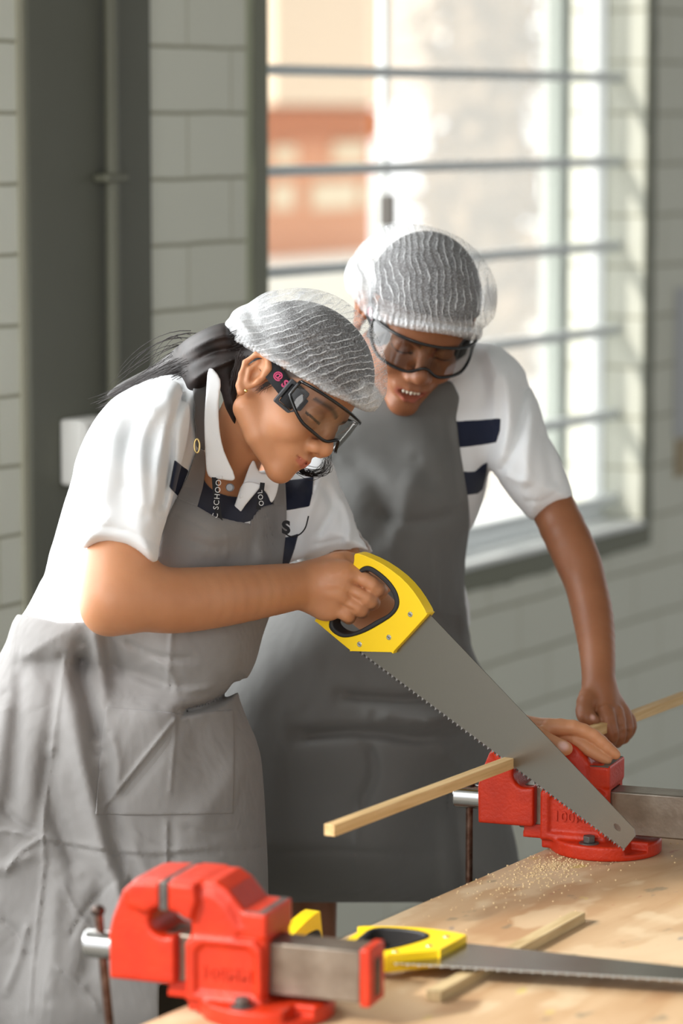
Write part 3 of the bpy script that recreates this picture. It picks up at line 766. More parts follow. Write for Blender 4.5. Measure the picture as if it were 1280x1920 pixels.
# ================================================================== PEOPLE: materials
def skin_mat(name, base, dark, lipc):
    k = NM(name); b = k.b; b.inputs['Roughness'].default_value = 0.46; b.inputs['Specular IOR Level'].default_value = 0.45
    b.inputs['Subsurface Weight'].default_value = 0.25; b.inputs['Subsurface Radius'].default_value = (0.010, 0.004, 0.002); b.inputs['Subsurface Scale'].default_value = 1.0
    co = k.coord('Object'); nz = k.n('ShaderNodeTexNoise'); nz.inputs['Scale'].default_value = 16; nz.inputs['Detail'].default_value = 5; k.l(co, nz.inputs['Vector'])
    rp = k.n('ShaderNodeValToRGB'); rp.color_ramp.elements[0].position = 0.3; rp.color_ramp.elements[1].position = 0.7
    rp.color_ramp.elements[0].color = lin(dark); rp.color_ramp.elements[1].color = lin(base); k.l(nz.outputs['Fac'], rp.inputs[0]); out = rp.outputs[0]
    for at, col in (('lip', lipc), ('brow', (34, 22, 18)), ('nail', (232, 190, 180)), ('knuckle', tuple(int(v * .8) for v in base)), ('white', (236, 228, 214))):
        a = k.n('ShaderNodeAttribute'); a.attribute_name = at
        mx = k.n('ShaderNodeMix', data_type='RGBA'); k.l(a.outputs['Fac'], mx.inputs['Factor']); k.l(out, mx.inputs['A']); mx.inputs['B'].default_value = lin(col); out = mx.outputs['Result']
    k.l(out, b.inputs['Base Color'])
    nb = k.n('ShaderNodeTexNoise'); nb.inputs['Scale'].default_value = 420; k.l(co, nb.inputs['Vector'])
    bp = k.n('ShaderNodeBump'); bp.inputs['Strength'].default_value = 0.18; bp.inputs['Distance'].default_value = 0.0006; k.l(nb.outputs['Fac'], bp.inputs['Height']); k.l(bp.outputs[0], b.inputs['Normal'])
    return k.m
def cloth_mat(name, col, rough=0.85, weave=900, wr=0.0, wrs=10, sheen=0.15, trans=0.0):
    k = NM(name); b = k.b; b.inputs['Base Color'].default_value = lin(col); b.inputs['Roughness'].default_value = rough
    b.inputs['Specular IOR Level'].default_value = 0.25; b.inputs['Sheen Weight'].default_value = sheen
    co = k.coord('Object'); n1 = k.n('ShaderNodeTexNoise'); n1.inputs['Scale'].default_value = weave; n1.inputs['Detail'].default_value = 2; k.l(co, n1.inputs['Vector'])
    bp = k.n('ShaderNodeBump'); bp.inputs['Strength'].default_value = 0.25; bp.inputs['Distance'].default_value = 0.0005; k.l(n1.outputs['Fac'], bp.inputs['Height'])
    if wr:
        n2 = k.n('ShaderNodeTexNoise'); n2.inputs['Scale'].default_value = wrs; n2.inputs['Detail'].default_value = 5; n2.inputs['Distortion'].default_value = 0.25; n2.inputs['Roughness'].default_value = 0.5; n2.inputs['Detail'].default_value = 3
        mp = k.n('ShaderNodeMapping'); mp.inputs['Scale'].default_value = (1, 1, 0.75); k.l(co, mp.inputs[0]); k.l(mp.outputs[0], n2.inputs['Vector'])
        b2 = k.n('ShaderNodeBump'); b2.inputs['Strength'].default_value = 1.0; b2.inputs['Distance'].default_value = wr; k.l(n2.outputs['Fac'], b2.inputs['Height']); k.l(bp.outputs[0], b2.inputs['Normal']); bp = b2
        n3 = k.n('ShaderNodeTexNoise', noise_type='RIDGED_MULTIFRACTAL'); n3.inputs['Scale'].default_value = wrs * 0.8; n3.inputs['Detail'].default_value = 2.5; n3.inputs['Distortion'].default_value = 0.6; k.l(mp.outputs[0], n3.inputs['Vector'])
        b3 = k.n('ShaderNodeBump'); b3.inputs['Strength'].default_value = 1.0; b3.inputs['Distance'].default_value = wr * 0.35; k.l(n3.outputs['Fac'], b3.inputs['Height']); k.l(bp.outputs[0], b3.inputs['Normal']); bp = b3
    k.l(bp.outputs[0], b.inputs['Normal'])
    return k.m
def net_mat(name, axis, freq, dens, seed):
    """thin white non-woven net: fine fibres with wavy gathered lines"""
    k = NM(name); k.t.nodes.remove(k.b)
    pos = k.coord('Object')
    dt = k.n('ShaderNodeVectorMath', operation='DOT_PRODUCT'); dt.inputs[1].default_value = axis; k.l(pos, dt.inputs[0])
    nz = k.n('ShaderNodeTexNoise'); nz.inputs['Scale'].default_value = 22; nz.inputs['Detail'].default_value = 4; k.l(pos, nz.inputs['Vector'])
    m1 = k.n('ShaderNodeMath', operation='MULTIPLY_ADD'); m1.inputs[1].default_value = freq; k.l(dt.outputs['Value'], m1.inputs[0])
    m0 = k.n('ShaderNodeMath', operation='MULTIPLY'); m0.inputs[1].default_value = 17.0; k.l(nz.outputs['Fac'], m0.inputs[0]); k.l(m0.outputs[0], m1.inputs[2])
    sn = k.n('ShaderNodeMath', operation='SINE'); k.l(m1.outputs[0], sn.inputs[0])
    ln_ = k.n('ShaderNodeMapRange'); ln_.inputs[1].default_value = 0.80; ln_.inputs[2].default_value = 1.0; k.l(sn.outputs[0], ln_.inputs[0])
    br = k.n('ShaderNodeTexNoise'); br.inputs['Scale'].default_value = 55; k.l(pos, br.inputs['Vector'])
    brm = k.n('ShaderNodeMapRange'); brm.inputs[1].default_value = 0.38; brm.inputs[2].default_value = 0.6; k.l(br.outputs['Fac'], brm.inputs[0])
    lm = k.n('ShaderNodeMath', operation='MULTIPLY'); k.l(ln_.outputs[0], lm.inputs[0]); k.l(brm.outputs[0], lm.inputs[1])
    fb = k.n('ShaderNodeTexNoise'); fb.inputs['Scale'].default_value = 520; fb.inputs['Detail'].default_value = 3; k.l(pos, fb.inputs['Vector'])
    fm = k.n('ShaderNodeMapRange'); fm.inputs[1].default_value = 0.3; fm.inputs[2].default_value = 0.75; fm.inputs[3].default_value = dens - 0.12; fm.inputs[4].default_value = dens + 0.24; k.l(fb.outputs['Fac'], fm.inputs[0])
    ad = k.n('ShaderNodeMath', operation='MULTIPLY_ADD'); ad.inputs[1].default_value = 0.55; ad.use_clamp = True; k.l(lm.outputs[0], ad.inputs[0]); k.l(fm.outputs[0], ad.inputs[2])
    at = k.n('ShaderNodeAttribute'); at.attribute_name = 'thick'
    a2 = k.n('ShaderNodeMath', operation='MULTIPLY_ADD'); a2.use_clamp = True; a2.inputs[1].default_value = 0.75; k.l(at.outputs['Fac'], a2.inputs[0]); k.l(ad.outputs[0], a2.inputs[2])
    tr = k.n('ShaderNodeBsdfTransparent'); df = k.n('ShaderNodeBsdfDiffuse'); df.inputs[0].default_value = (0.86, 0.87, 0.88, 1)
    tl = k.n('ShaderNodeBsdfTranslucent'); tl.inputs[0].default_value = (0.86, 0.87, 0.88, 1)
    bp = k.n('ShaderNodeBump'); bp.inputs['Strength'].default_value = 0.5; bp.inputs['Distance'].default_value = 0.001; k.l(sn.outputs[0], bp.inputs['Height']); k.l(bp.outputs[0], df.inputs['Normal'])
    mx0 = k.n('ShaderNodeMixShader'); mx0.inputs[0].default_value = 0.3; k.l(df.outputs[0], mx0.inputs[1]); k.l(tl.outputs[0], mx0.inputs[2])
    mx = k.n('ShaderNodeMixShader'); k.l(a2.outputs[0], mx.inputs[0]); k.l(tr.outputs[0], mx.inputs[1]); k.l(mx0.outputs[0], mx.inputs[2]); k.l(mx.outputs[0], k.o.inputs['Surface'])
    return k.m
M_skin1 = skin_mat('warm_brown_skin', (198, 141, 103), (185, 127, 89), (176, 84, 76))
M_skin2 = skin_mat('brown_skin', (154, 101, 69), (140, 89, 59), (150, 74, 64))
M_shirt = cloth_mat('white_pique_cotton', (232, 234, 236), 0.85, 1300, wr=0.004, wrs=8)
M_navy = cloth_mat('navy_cotton', (26, 32, 52), 0.85, 1300)
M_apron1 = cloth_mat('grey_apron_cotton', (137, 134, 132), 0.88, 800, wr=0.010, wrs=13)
M_apron2 = cloth_mat('grey_apron_cotton_shaded', (106, 106, 104), 0.88, 800, wr=0.008, wrs=9)  # same cloth as the first apron, with shade put into its colour
M_strap = mat('grey_strap_webbing', (112, 112, 112), 0.8)
M_hair = mat('black_hair', (22, 17, 16), 0.5, spec=0.3, var=(40, 30, 27), vscale=60)
M_gog = mat('black_goggle_frame', (16, 16, 17), 0.22, spec=0.6)
M_buckle = mat('dark_grey_buckle', (66, 68, 72), 0.45)
M_strapb = mat('black_elastic_strap', (30, 30, 33), 0.85, bump=0.4, bscale=700)
M_pink = mat('pink_strap_print', (196, 72, 112), 0.8)
M_trouser = cloth_mat('dark_olive_trousers', (74, 66, 56), 0.9)
M_lany = mat('black_lanyard', (24, 24, 28), 0.8)
M_print = mat('white_print', (215, 215, 215), 0.8)
M_gold = mat('gold_stud', (240, 205, 130), 0.25, metal=1.0)
M_button = mat('grey_button', (120, 122, 128), 0.3)
def lens_mat():
    k = NM('clear_lens'); k.t.nodes.remove(k.b)
    t = k.n('ShaderNodeBsdfTransparent'); t.inputs[0].default_value = (0.66, 0.65, 0.63, 1); g = k.n('ShaderNodeBsdfGlossy'); g.inputs['Roughness'].default_value = 0.05
    lw = k.n('ShaderNodeLayerWeight'); lw.inputs['Blend'].default_value = 0.25; fr = k.n('ShaderNodeMapRange'); k.l(lw.outputs['Facing'], fr.inputs[0]); fr.inputs[3].default_value = 0.05; fr.inputs[4].default_value = 0.28
    m = k.n('ShaderNodeMixShader'); k.l(fr.outputs[0], m.inputs[0]); k.l(t.outputs[0], m.inputs[1]); k.l(g.outputs[0], m.inputs[2]); k.l(m.outputs[0], k.o.inputs['Surface']); return k.m
M_lens = lens_mat()

# ================================================================== PEOPLE: head
class Head:
    def __init__(s, c, F, U, k=1.0, chin=0.0):
        s.k = k; s.chin = chin
        s.F = cdir(*F); U_ = cdir(*U); s.U = U_ - s.F * (U_ @ s.F); s.U /= np.linalg.norm(s.U); s.N = np.cross(s.F, s.U)
        s.c = A3(c); s.ax = np.array([s.F, s.U, s.N])
    def p(s, f, u, n=0):
        if u < -30: u = u + s.chin * min(1.0, (-30 - u) / 50.0)
        return s.c + (s.F * f + s.U * u + s.N * n) / 1000.0 * s.k
    def e(s, f, u, n, rf, ru, rn): return ell(s.p(f, u, n), (rf * s.k / 1e3, ru * s.k / 1e3, rn * s.k / 1e3), s.ax)
    def er(s, f, u, n, rf, ru, rn, ang, axis=2):
        a = math.radians(ang); M = s.ax.copy()
        i, j = [(1, 2), (0, 2), (0, 1)][axis]
        M[i] = s.ax[i] * math.cos(a) + s.ax[j] * math.sin(a); M[j] = -s.ax[i] * math.sin(a) + s.ax[j] * math.cos(a)
        return ell(s.p(f, u, n), (rf * s.k / 1e3, ru * s.k / 1e3, rn * s.k / 1e3), M)
    def g(s, pts, k=0.004): return chain([(s.p(*q[:3]), q[3] * s.k / 1e3) for q in pts], k)
    def loc(s, P):
        q = (P - s.c) * 1000.0 / s.k; u = q @ s.U; u = np.where(u < -30, u - s.chin * np.clip((-30 - u) / 50.0, 0, 1), u); return q @ s.F, u, q @ s.N
    def M(s): return frame_m(s.c, s.F, s.U, s.N) @ Matrix.Diagonal((s.k, s.k, s.k, 1))

def head_sdf(h, smile=0.0, ears=(1, -1)):
    f = su(0.022, h.e(-8, 46, 0, 95, 82, 73), h.e(34, -6, 0, 56, 72, 58))
    f = su(0.018, f, h.e(52, 54, 0, 44, 46, 58))
    f = su(0.016, f, h.g([(2, -40, 50, 20), (36, -66, 38, 17), (74, -86, 8, 15)]), h.g([(2, -40, -50, 20), (36, -66, -38, 17), (74, -86, -8, 15)]))
    f = su(0.014, f, h.e(60, -18, 36, 30, 27, 24), h.e(60, -18, -36, 30, 27, 24))
    f = su(0.012, f, h.e(82, -87, 0, 14, 15, 19), h.e(78, -44, 0, 24, 27, 33))
    f = su(0.012, f, h.e(78, 36, 0, 20, 13, 46))
    for n in (31, -31): f = ss(0.010, f, h.e(101, 18, n, 15, 12, 18))
    f = su(0.009, f, h.g([(88, 30, 0, 9), (98, 12, 0, 9), (110, -8, 0, 10.5)], 0.006))
    f = su(0.007, f, h.e(110, -13, 0, 11, 10.5, 11.5), h.e(102, -18, 13, 10.5, 9, 8), h.e(102, -18, -13, 10.5, 9, 8))
    for n in (6.5, -6.5): f = ss(0.003, f, h.e(108, -25.5, n, 5.5, 4.5, 3.4))
    for n in (31, -31):
        f = su(0.003, f, h.e(79, 17, n, 13, 12.5, 14.5))
        f = ss(0.002, f, h.g([(93, 14, n - 11, 0.8), (94.5, 10, n, 0.8), (92, 13, n + 11, 0.8)]))
    w = 22 + 5 * smile; up = 3 * smile
    f = su(0.004, f, h.g([(91, -46 + up, -w + 3, 3.0), (99, -43, -6, 4.6), (98.5, -43.6, 0, 4.2), (99, -43, 6, 4.6), (91, -46 + up, w - 3, 3.0)], 0.005))
    dr = 9 * smile
    f = su(0.004, f, h.g([(90, -50 + up, -w + 5, 2.8), (96.5, -53 - dr, -6, 5.2), (96.5, -53 - dr, 6, 5.2), (90, -50 + up, w - 5, 2.8)], 0.005))
    if smile > 0:
        f = ss(0.002, f, h.e(104, -50 - dr * .35, 0, 15, 4.2 + dr * .42, w - 4))
    else:
        f = ss(0.0025, f, h.g([(95, -47.5, -w + 2, 1.0), (103.5, -48.2, 0, 1.6), (95, -47.5, w - 2, 1.0)]))
    for s_ in ears:
        n = 75 * s_
        er = h.er(-9, 6, n + 2 * s_, 17, 30, 7, -14)
        ring = h.g([(2, 8, n + 3 * s_, 2.5), (4, 24, n + 6 * s_, 3.4), (-8, 35, n + 9 * s_, 3.8), (-22, 28, n + 12 * s_, 3.8), (-27, 10, n + 12 * s_, 3.8), (-22, -6, n + 9 * s_, 3.4), (-14, -20, n + 5 * s_, 5.0), (-7, -25, n + 4 * s_, 6.0)], 0.003)
        anti = h.g([(-15, 22, n + 7 * s_, 2.6), (-17, 6, n + 8 * s_, 3.0), (-9, -8, n + 6 * s_, 3.0)], 0.003)
        trg = h.e(3, 1, n + 4 * s_, 4, 6, 4)
        er = su(0.004, er, ring); er = ss(0.004, er, h.e(-6, 5, n + 9 * s_, 8.5, 13, 8)); er = ss(0.003, er, h.e(-11, 22, n + 11 * s_, 7, 6, 5))
        er = su(0.003, er, anti, trg)
        f = su(0.005, f, er)
    return f
def face_attrs(h, smile=0.0, lo=-1e9):
    def at(v):
        f, u, n = h.loc(v); d = {}
        dr = 9 * smile; w = 21 + 5 * smile
        top = -41.0 - np.abs(n) * 0.10; bot = -60.5 - dr + np.abs(n) * 0.28
        m = (f > 86) & (u < top) & (u > bot) & (np.abs(n) < w)
        d['lip'] = m * np.clip((f - 86) / 6, 0, 1) * np.clip((w - np.abs(n)) / 4, 0, 1) * np.clip((top - u) / 2, 0, 1) * np.clip((u - bot) / 2, 0, 1) * 0.62
        bc = 33 + 4 * np.sin((np.abs(n) - 12) / 40 * 3.1)
        d['brow'] = ((f > 60) & (np.abs(n) > 10) & (np.abs(n) < 52)) * np.clip(1.2 - np.abs(u - bc) / 4.5, 0, 1) * 0.8
        lash = (f > 60) & (np.abs(np.abs(n) - 31) < 15) & (np.abs(u - 11) < 1.9); d['brow'] = np.maximum(d['brow'], lash * 0.9)
        hl = 60 - 16 * np.clip((np.abs(n) - 26) / 26, 0, 1) - 16 * np.clip((55 - f) / 25, 0, 1)
        d['brow'] = np.maximum(d['brow'], ((f > 18) & (f < 200)) * np.clip((u - hl) / 7, 0, 1) * 0.92)
        return d
    return at
def set_attrs(o, ats):
    me = o.data; n = len(me.vertices); v = np.empty(n * 3, np.float32); me.vertices.foreach_get('co', v); v = v.reshape(-1, 3)
    acc = {}
    for a in ats:
        for k_, w in a(v).items():
            acc[k_] = np.maximum(acc.get(k_, 0), w)
    for k_ in ('lip', 'brow', 'nail', 'knuckle', 'white', 'thick'):
        if k_ in acc:
            t = me.attributes.new(k_, 'FLOAT', 'POINT'); t.data.foreach_set('value', acc[k_].astype(np.float32))
def spot(name, centers):
    """soft spots of a skin attribute: (point, radius m, strength)"""
    def at(v):
        w = np.zeros(len(v))
        for c_, r, s in centers: w = np.maximum(w, s * np.clip(1.6 - 1.6 * np.linalg.norm(v - A3(c_), axis=1) / r, 0, 1))
        return {name: w}
    return at
def pr(px, d): return px * d / FPX
def ch(pts, k=0.008):
    if len(pts) > 2: pts = smooth_poly(pts, 4, False)
    return chain([(W(x, y, d), pr(r, d)) for x, y, d, r in pts], 0.004 if len(pts) > 4 else k)
def finger(pts, k=0.0025):
    pts = smooth_poly(pts, 2, False)
    return chain([(W(x, y, d), pr(r, d)) for x, y, d, r in pts], k)
def body_mesh(name, parts, m, parent, ats):
    vs = []
    for f, lo, hi, h, mg in parts:
        v, F = surf(f, lo, hi, h, mg); vs.append((relax(v, F, 1), F))
    o = link(name, mesh_of(name, vs), m, parent); localize(o); set_attrs(o, ats); return o
def shellpart(name, base, poly, out, inn, box_, h, m, parent, sm=3, extra=None, rel=1, k=0.0015):
    pf = polyx(poly, sm)
    def f(c):
        b = base(c); v = -smin(-(b - out), -pf(c), k); v = np.maximum(v, -(b + inn))
        if extra is not None: v = np.maximum(v, extra(c))
        return v
    return sob(name, f, box_[0], box_[1], h, m, parent, margin=1.3, rel=rel, front=True)
def goggles(h, parent, look):
    """wrap-round safety goggles in the head's own frame"""
    g = empty('goggles', (0, 0, 0), None, None); g.parent = parent; g.matrix_basis = (parent.matrix_basis.inverted() @ h.M())
    def pt(ph, u, add=0.0):
        a = math.radians(ph); return ((46 + (71 + add) * math.cos(a)) / 1e3, u / 1e3, (77 + add) * math.sin(a) / 1e3)
    top = lambda ph: 50 - 10 * (abs(ph) / 80.0) ** 2
    def bot(ph):
        a = abs(ph); return 14 * math.exp(-(a / 11.0) ** 2) - 4 + 16 * max(0, (a - 50) / 30.0) ** 1.5
    phs = list(range(-84, 85, 4))
    tube('frame', [pt(p, top(p), 1) for p in phs], 0.0024, M_gog, g, seg=10)
    lo_ = [pt(p, bot(p), 1) for p in phs]; up_ = lambda s: [pt(84 * s, u, 1) for u in np.linspace(bot(84), top(84), 5)]
    tube('lower_frame', up_(-1)[::-1] + lo_[1:-1] + up_(1), 0.0024, M_gog, g, seg=10)
    bm = bmesh.new(); grid = []
    for p in phs:
        col = []
        for j in range(9):
            t = j / 8.0; u = bot(p) * (1 - t) + top(p) * t; col.append(bm.verts.new(pt(p, u, 1.5 * math.sin(math.pi * t))))
        grid.append(col)
    for i in range(len(grid) - 1):
        for j in range(8): bm.faces.new((grid[i][j], grid[i + 1][j], grid[i + 1][j + 1], grid[i][j + 1]))
    ln_o = bm_to(bm, 'lens', M_lens, g, smooth=True)
    def strap_pt(a, u, r=0):                       # round the head
        t = math.radians(a); return ((-2 + (82 + r) * math.cos(t)) / 1e3, u / 1e3, (79 + r) * math.sin(t) / 1e3)
    for s in (1, -1):
        bm = bmesh.new(); cols = []
        for a in range(46, 181, 5):
            u0 = 14 + (a - 46) * 0.30; cols.append([bm.verts.new(strap_pt(a * s, u0 - 13)), bm.verts.new(strap_pt(a * s, u0 + 13))])
        for i in range(len(cols) - 1): bm.faces.new((cols[i][0], cols[i + 1][0], cols[i + 1][1], cols[i][1]))
        st_ = bm_to(bm, 'strap', M_strapb, g, smooth=True); so = st_.modifiers.new('solid', 'SOLIDIFY'); so.thickness = 0.0018; so.offset = 0
        # square buckle on the temple
        Pc = Vector(strap_pt(51 * s, 14, 3)); tx = (Vector(strap_pt(57 * s, 13)) - Vector(strap_pt(43 * s, 13))).normalized(); ty = Vector((0, 1, 0)); tz = tx.cross(ty)
        Bm = frame_m(Pc, tx, ty, tz)
        sq = lambda a, b: smooth_poly([(-a, -b), (-a * .6, -b * 1.04), (a * .6, -b * 1.04), (a, -b), (a * 1.04, -b * .6), (a * 1.04, b * .6), (a, b), (a * .6, b * 1.04), (-a * .6, b * 1.04), (-a, b), (-a * 1.04, b * .6), (-a * 1.04, -b * .6)], 3)
        prism('buckle', sq(0.0165, 0.0195), -0.003, 0.003, M_buckle, g, holes=[sq(0.0115, 0.0145)], mw=Bm, bevel=0.0012)
        tube('strap_loop', [(0, -0.0145, -0.001), (0, 0.0145, -0.001)], 0.0108, M_strapb, g, mw=Bm @ Matrix.Diagonal((1, 1, 0.5, 1)), seg=16)
        box('clip', (0.010, -0.0115, -0.004) if s > 0 else (0.010, -0.0115, -0.004), (0.022, 0.0115, -0.001), M_strapb, g, mw=frame_m(Pc, -tx, ty, -tz) @ Matrix.Translation((0, 0, 0.003)), bevel=0.001)
        if s > 0:
            Q = Vector(strap_pt(66, 21, 1.6)); t2 = (Vector(strap_pt(60, 21)) - Vector(strap_pt(72, 21))).normalized(); n2 = t2.cross(Vector((0, 1, 0)))
            n2 = Vector((Q.x, 0, Q.z)).normalized() if n2.dot(Vector((Q.x, 0, Q.z))) < 0 else n2
            yv = n2.cross(t2)
            text_mesh('strap_print', '@', 0.013, M_pink, g, frame_m(Vector(strap_pt(74, 25, 1.6)), t2, yv, n2), depth=0.0004, bold=0.0004)
            text_mesh('strap_print', 'S', 0.015, M_pink, g, frame_m(Vector(strap_pt(64, 22, 1.8)), t2, yv, n2), depth=0.0004, bold=0.0006)
    return g
def strands(name, curves, rad, m, parent, taper=True):
    cu = bpy.data.curves.new(name, 'CURVE'); cu.dimensions = '3D'; cu.bevel_depth = rad; cu.bevel_resolution = 0; cu.resolution_u = 3
    for pts in curves:
        sp = cu.splines.new('NURBS'); sp.points.add(len(pts) - 1); sp.use_endpoint_u = True; sp.order_u = 4
        for i, p in enumerate(pts): sp.points[i].co = (p[0], p[1], p[2], 1); sp.points[i].radius = 1.0 if not taper else 1.0 - 0.75 * (i / (len(pts) - 1)) ** 2
    t = bpy.data.objects.new(name + '_c', cu); COL.objects.link(t); bpy.context.view_layer.update()
    me = bpy.data.meshes.new_from_object(t.evaluated_get(bpy.context.evaluated_depsgraph_get())); bpy.data.objects.remove(t)
    for p in me.polygons: p.use_smooth = True
    o = link(name, me, m, parent); localize(o); return o

# ================================================================== PERSON 1 : bending over the saw
foot1 = W(230, 1500, 4.12); foot1[2] = 0
P1 = empty('person', foot1, 'person with long dark ponytail bending over and pushing the yellow handled saw', 'person')
h1 = Head(W(516, 746, 4.03), (0.694, -0.583, 0.423), (0.643, 0.766, 0.0), 0.89, 13)
neck1 = ch([(484, 752, 4.04, 58), (458, 800, 4.055, 54), (430, 860, 4.075, 58), (400, 930, 4.10, 70)], 0.02)
f_head1 = su(0.012, head_sdf(h1), neck1)
arm1 = su(0.03, ch([(268, 860, 3.98, 40), (236, 990, 3.925, 54), (222, 1050, 3.905, 60), (216, 1100, 3.895, 56), (214, 1124, 3.89, 50)], 0.02),
          ch([(214, 1124, 3.89, 50), (262, 1122, 3.90, 59), (330, 1126, 3.93, 60), (420, 1118, 3.98, 55), (510, 1106, 4.035, 47), (566, 1098, 4.07, 41), (590, 1096, 4.082, 41)], 0.02),
          ch([(196, 1152, 3.89, 26), (210, 1140, 3.89, 34)], 0.01))
# fist round the saw grip: palm, knuckles, fingers bent at each joint and closing behind the grip bar
GD = 4.102
palm1 = su(0.010, ch([(585, 1096, 4.078, 40), (626, 1086, 4.066, 36), (648, 1080, 4.062, 26)], 0.012),
           ch([(590, 1104, 4.078, 38), (626, 1108, 4.066, 33), (640, 1112, 4.062, 24)], 0.012),
           ch([(588, 1116, 4.080, 30), (608, 1136, 4.072, 26), (622, 1140, 4.068, 20)], 0.012))
fing1 = [finger([(654, 1074, 4.062, 17), (684, 1088, 4.056, 15.5), (707, 1103, 4.060, 15.5), (712, 1110, 4.090, 14), (694, 1102, 4.124, 12.5)]),
         finger([(646, 1100, 4.060, 17), (674, 1114, 4.055, 15), (694, 1126, 4.060, 15), (697, 1131, 4.090, 13.5), (678, 1122, 4.122, 12)]),
         finger([(636, 1121, 4.062, 16), (660, 1134, 4.058, 14), (676, 1143, 4.062, 14), (678, 1147, 4.090, 12.5), (660, 1138, 4.120, 11.5)]),
         finger([(622, 1138, 4.066, 15), (641, 1148, 4.063, 12.5), (653, 1155, 4.066, 12), (654, 1159, 4.090, 11.5), (640, 1152, 4.118, 10.5)])]
thumb1 = finger([(600, 1076, 4.085, 27), (632, 1058, 4.082, 22), (660, 1056, 4.108, 18), (684, 1078, 4.142, 15.5), (706, 1094, 4.146, 13), (722, 1102, 4.140, 11)], 0.006)
hand1 = su(0.0035, palm1, *fing1[:1]); hand1 = su(0.002, hand1, *fing1[1:]); hand1 = su(0.006, hand1, thumb1)
hand1 = folds(hand1, [([(656, 1090), (690, 1107)], 3.2, -0.0022), ([(648, 1112), (680, 1128)], 3.2, -0.0022), ([(636, 1132), (664, 1146)], 3, -0.002), ([(646, 1072), (656, 1078)], 8, 0.0022), ([(642, 1096), (650, 1101)], 7, 0.0022), ([(634, 1118), (640, 1123)], 7, 0.002), ([(612, 1078), (650, 1072)], 7, 0.0012), ([(606, 1096), (640, 1098)], 6, 0.0009), ([(604, 1116), (630, 1118)], 6, 0.0009)])
f_arm1 = su(0.012, arm1, hand1)
# far arm: passes behind the blade, the hand rests on the vise
arm1b = ch([(590, 930, 4.27, 30), (630, 1040, 4.25, 42), (676, 1122, 4.21, 42), (716, 1160, 4.19, 40), (800, 1232, 4.155, 37), (900, 1318, 4.125, 31), (958, 1362, 4.11, 27)], 0.02)
hb = su(0.010, ch([(955, 1362, 4.11, 26), (1000, 1368, 4.09, 22), (1040, 1368, 4.07, 20)], 0.01), ch([(1000, 1372, 4.10, 22), (1050, 1378, 4.11, 18)], 0.01))
fb_ = [finger([(1030, 1364, 4.055, 17), (1074, 1364, 4.05, 14), (1112, 1380, 4.05, 13), (1138, 1402, 4.05, 11.5), (1154, 1415, 4.05, 9.5)]),
       finger([(1035, 1376, 4.070, 16), (1078, 1388, 4.055, 13), (1104, 1406, 4.05, 12), (1126, 1419, 4.05, 10.5), (1138, 1425, 4.05, 9)]),
       finger([(1030, 1380, 4.105, 16), (1072, 1388, 4.105, 13), (1100, 1404, 4.10, 12), (1122, 1416, 4.10, 10)]),
       finger([(1020, 1386, 4.12, 14), (1056, 1394, 4.12, 12), (1080, 1408, 4.12, 10.5), (1096, 1416, 4.12, 9.5)])]
tb_ = finger([(975, 1368, 4.075, 21), (1002, 1378, 4.045, 17), (1030, 1392, 4.03, 14.5), (1055, 1402, 4.022, 12.5), (1062, 1404, 4.022, 10)], 0.005)
hb = su(0.002, hb, *fb_); hb = su(0.006, hb, tb_)
nail_c = W(1056, 1398, 4.0125)
hb = ss(0.0004, hb, ell(W(1057, 1398, 4.008), (0.0088, 0.0055, 0.0022), np.array([cdir(1, -0.35, 0.1), cdir(0.35, 1, 0), cdir(0, 0, 1)])))
f_arm1b = su(0.012, arm1b, hb)
core1 = su(0.04, ch([(400, 930, 4.12, 60), (330, 1100, 4.13, 80), (250, 1350, 4.14, 90)], 0.05), seg(W(220, 1400, 4.12), foot1 + np.array([-0.08, 0.0, 0.06]), 0.055, 0.04), seg(W(280, 1400, 4.18), foot1 + np.array([0.12, 0.05, 0.06]), 0.055, 0.04),
           seg(W(380, 960, 4.10), W(280, 850, 4.0), 0.03, 0.025), seg(W(440, 960, 4.14), W(585, 950, 4.26), 0.03, 0.025),
           seg(foot1 + np.array([-0.08, 0.0, 0.05]), foot1 + np.array([0.08, -0.05, 0.03]), 0.045, 0.03), seg(foot1 + np.array([0.12, 0.05, 0.05]), foot1 + np.array([0.28, 0.0, 0.03]), 0.045, 0.03))
lo_c = np.minimum(foot1 - 0.35, W(150, 800, 4.3)); hi_c = np.maximum(foot1 + 0.45, W(450, 800, 3.9)); lo_c[2] = -0.02; hi_c[2] = W(400, 790, 4.1)[2]
body1 = body_mesh('body', [(f_head1, *wbox(300, 770, 520, 1010, 3.90, 4.17, 0.0), 0.0016, 1.25), (f_arm1, *wbox(140, 760, 780, 1215, 3.82, 4.17, 0.0), 0.0016, 1.2),
                  (f_arm1b, *wbox(530, 1175, 870, 1440, 3.99, 4.34, 0.0), 0.0017, 1.2), (core1, lo_c, hi_c, 0.009, 1.4)], M_skin1, P1,
                  [face_attrs(h1), spot('nail', [(nail_c, 0.0088, 1.0)]), spot('lip', [(W(722, 1100, 4.125), 0.008, .8)]), spot('brow', [(h1.p(69, -19, 56), 0.0022, 1.0)])])
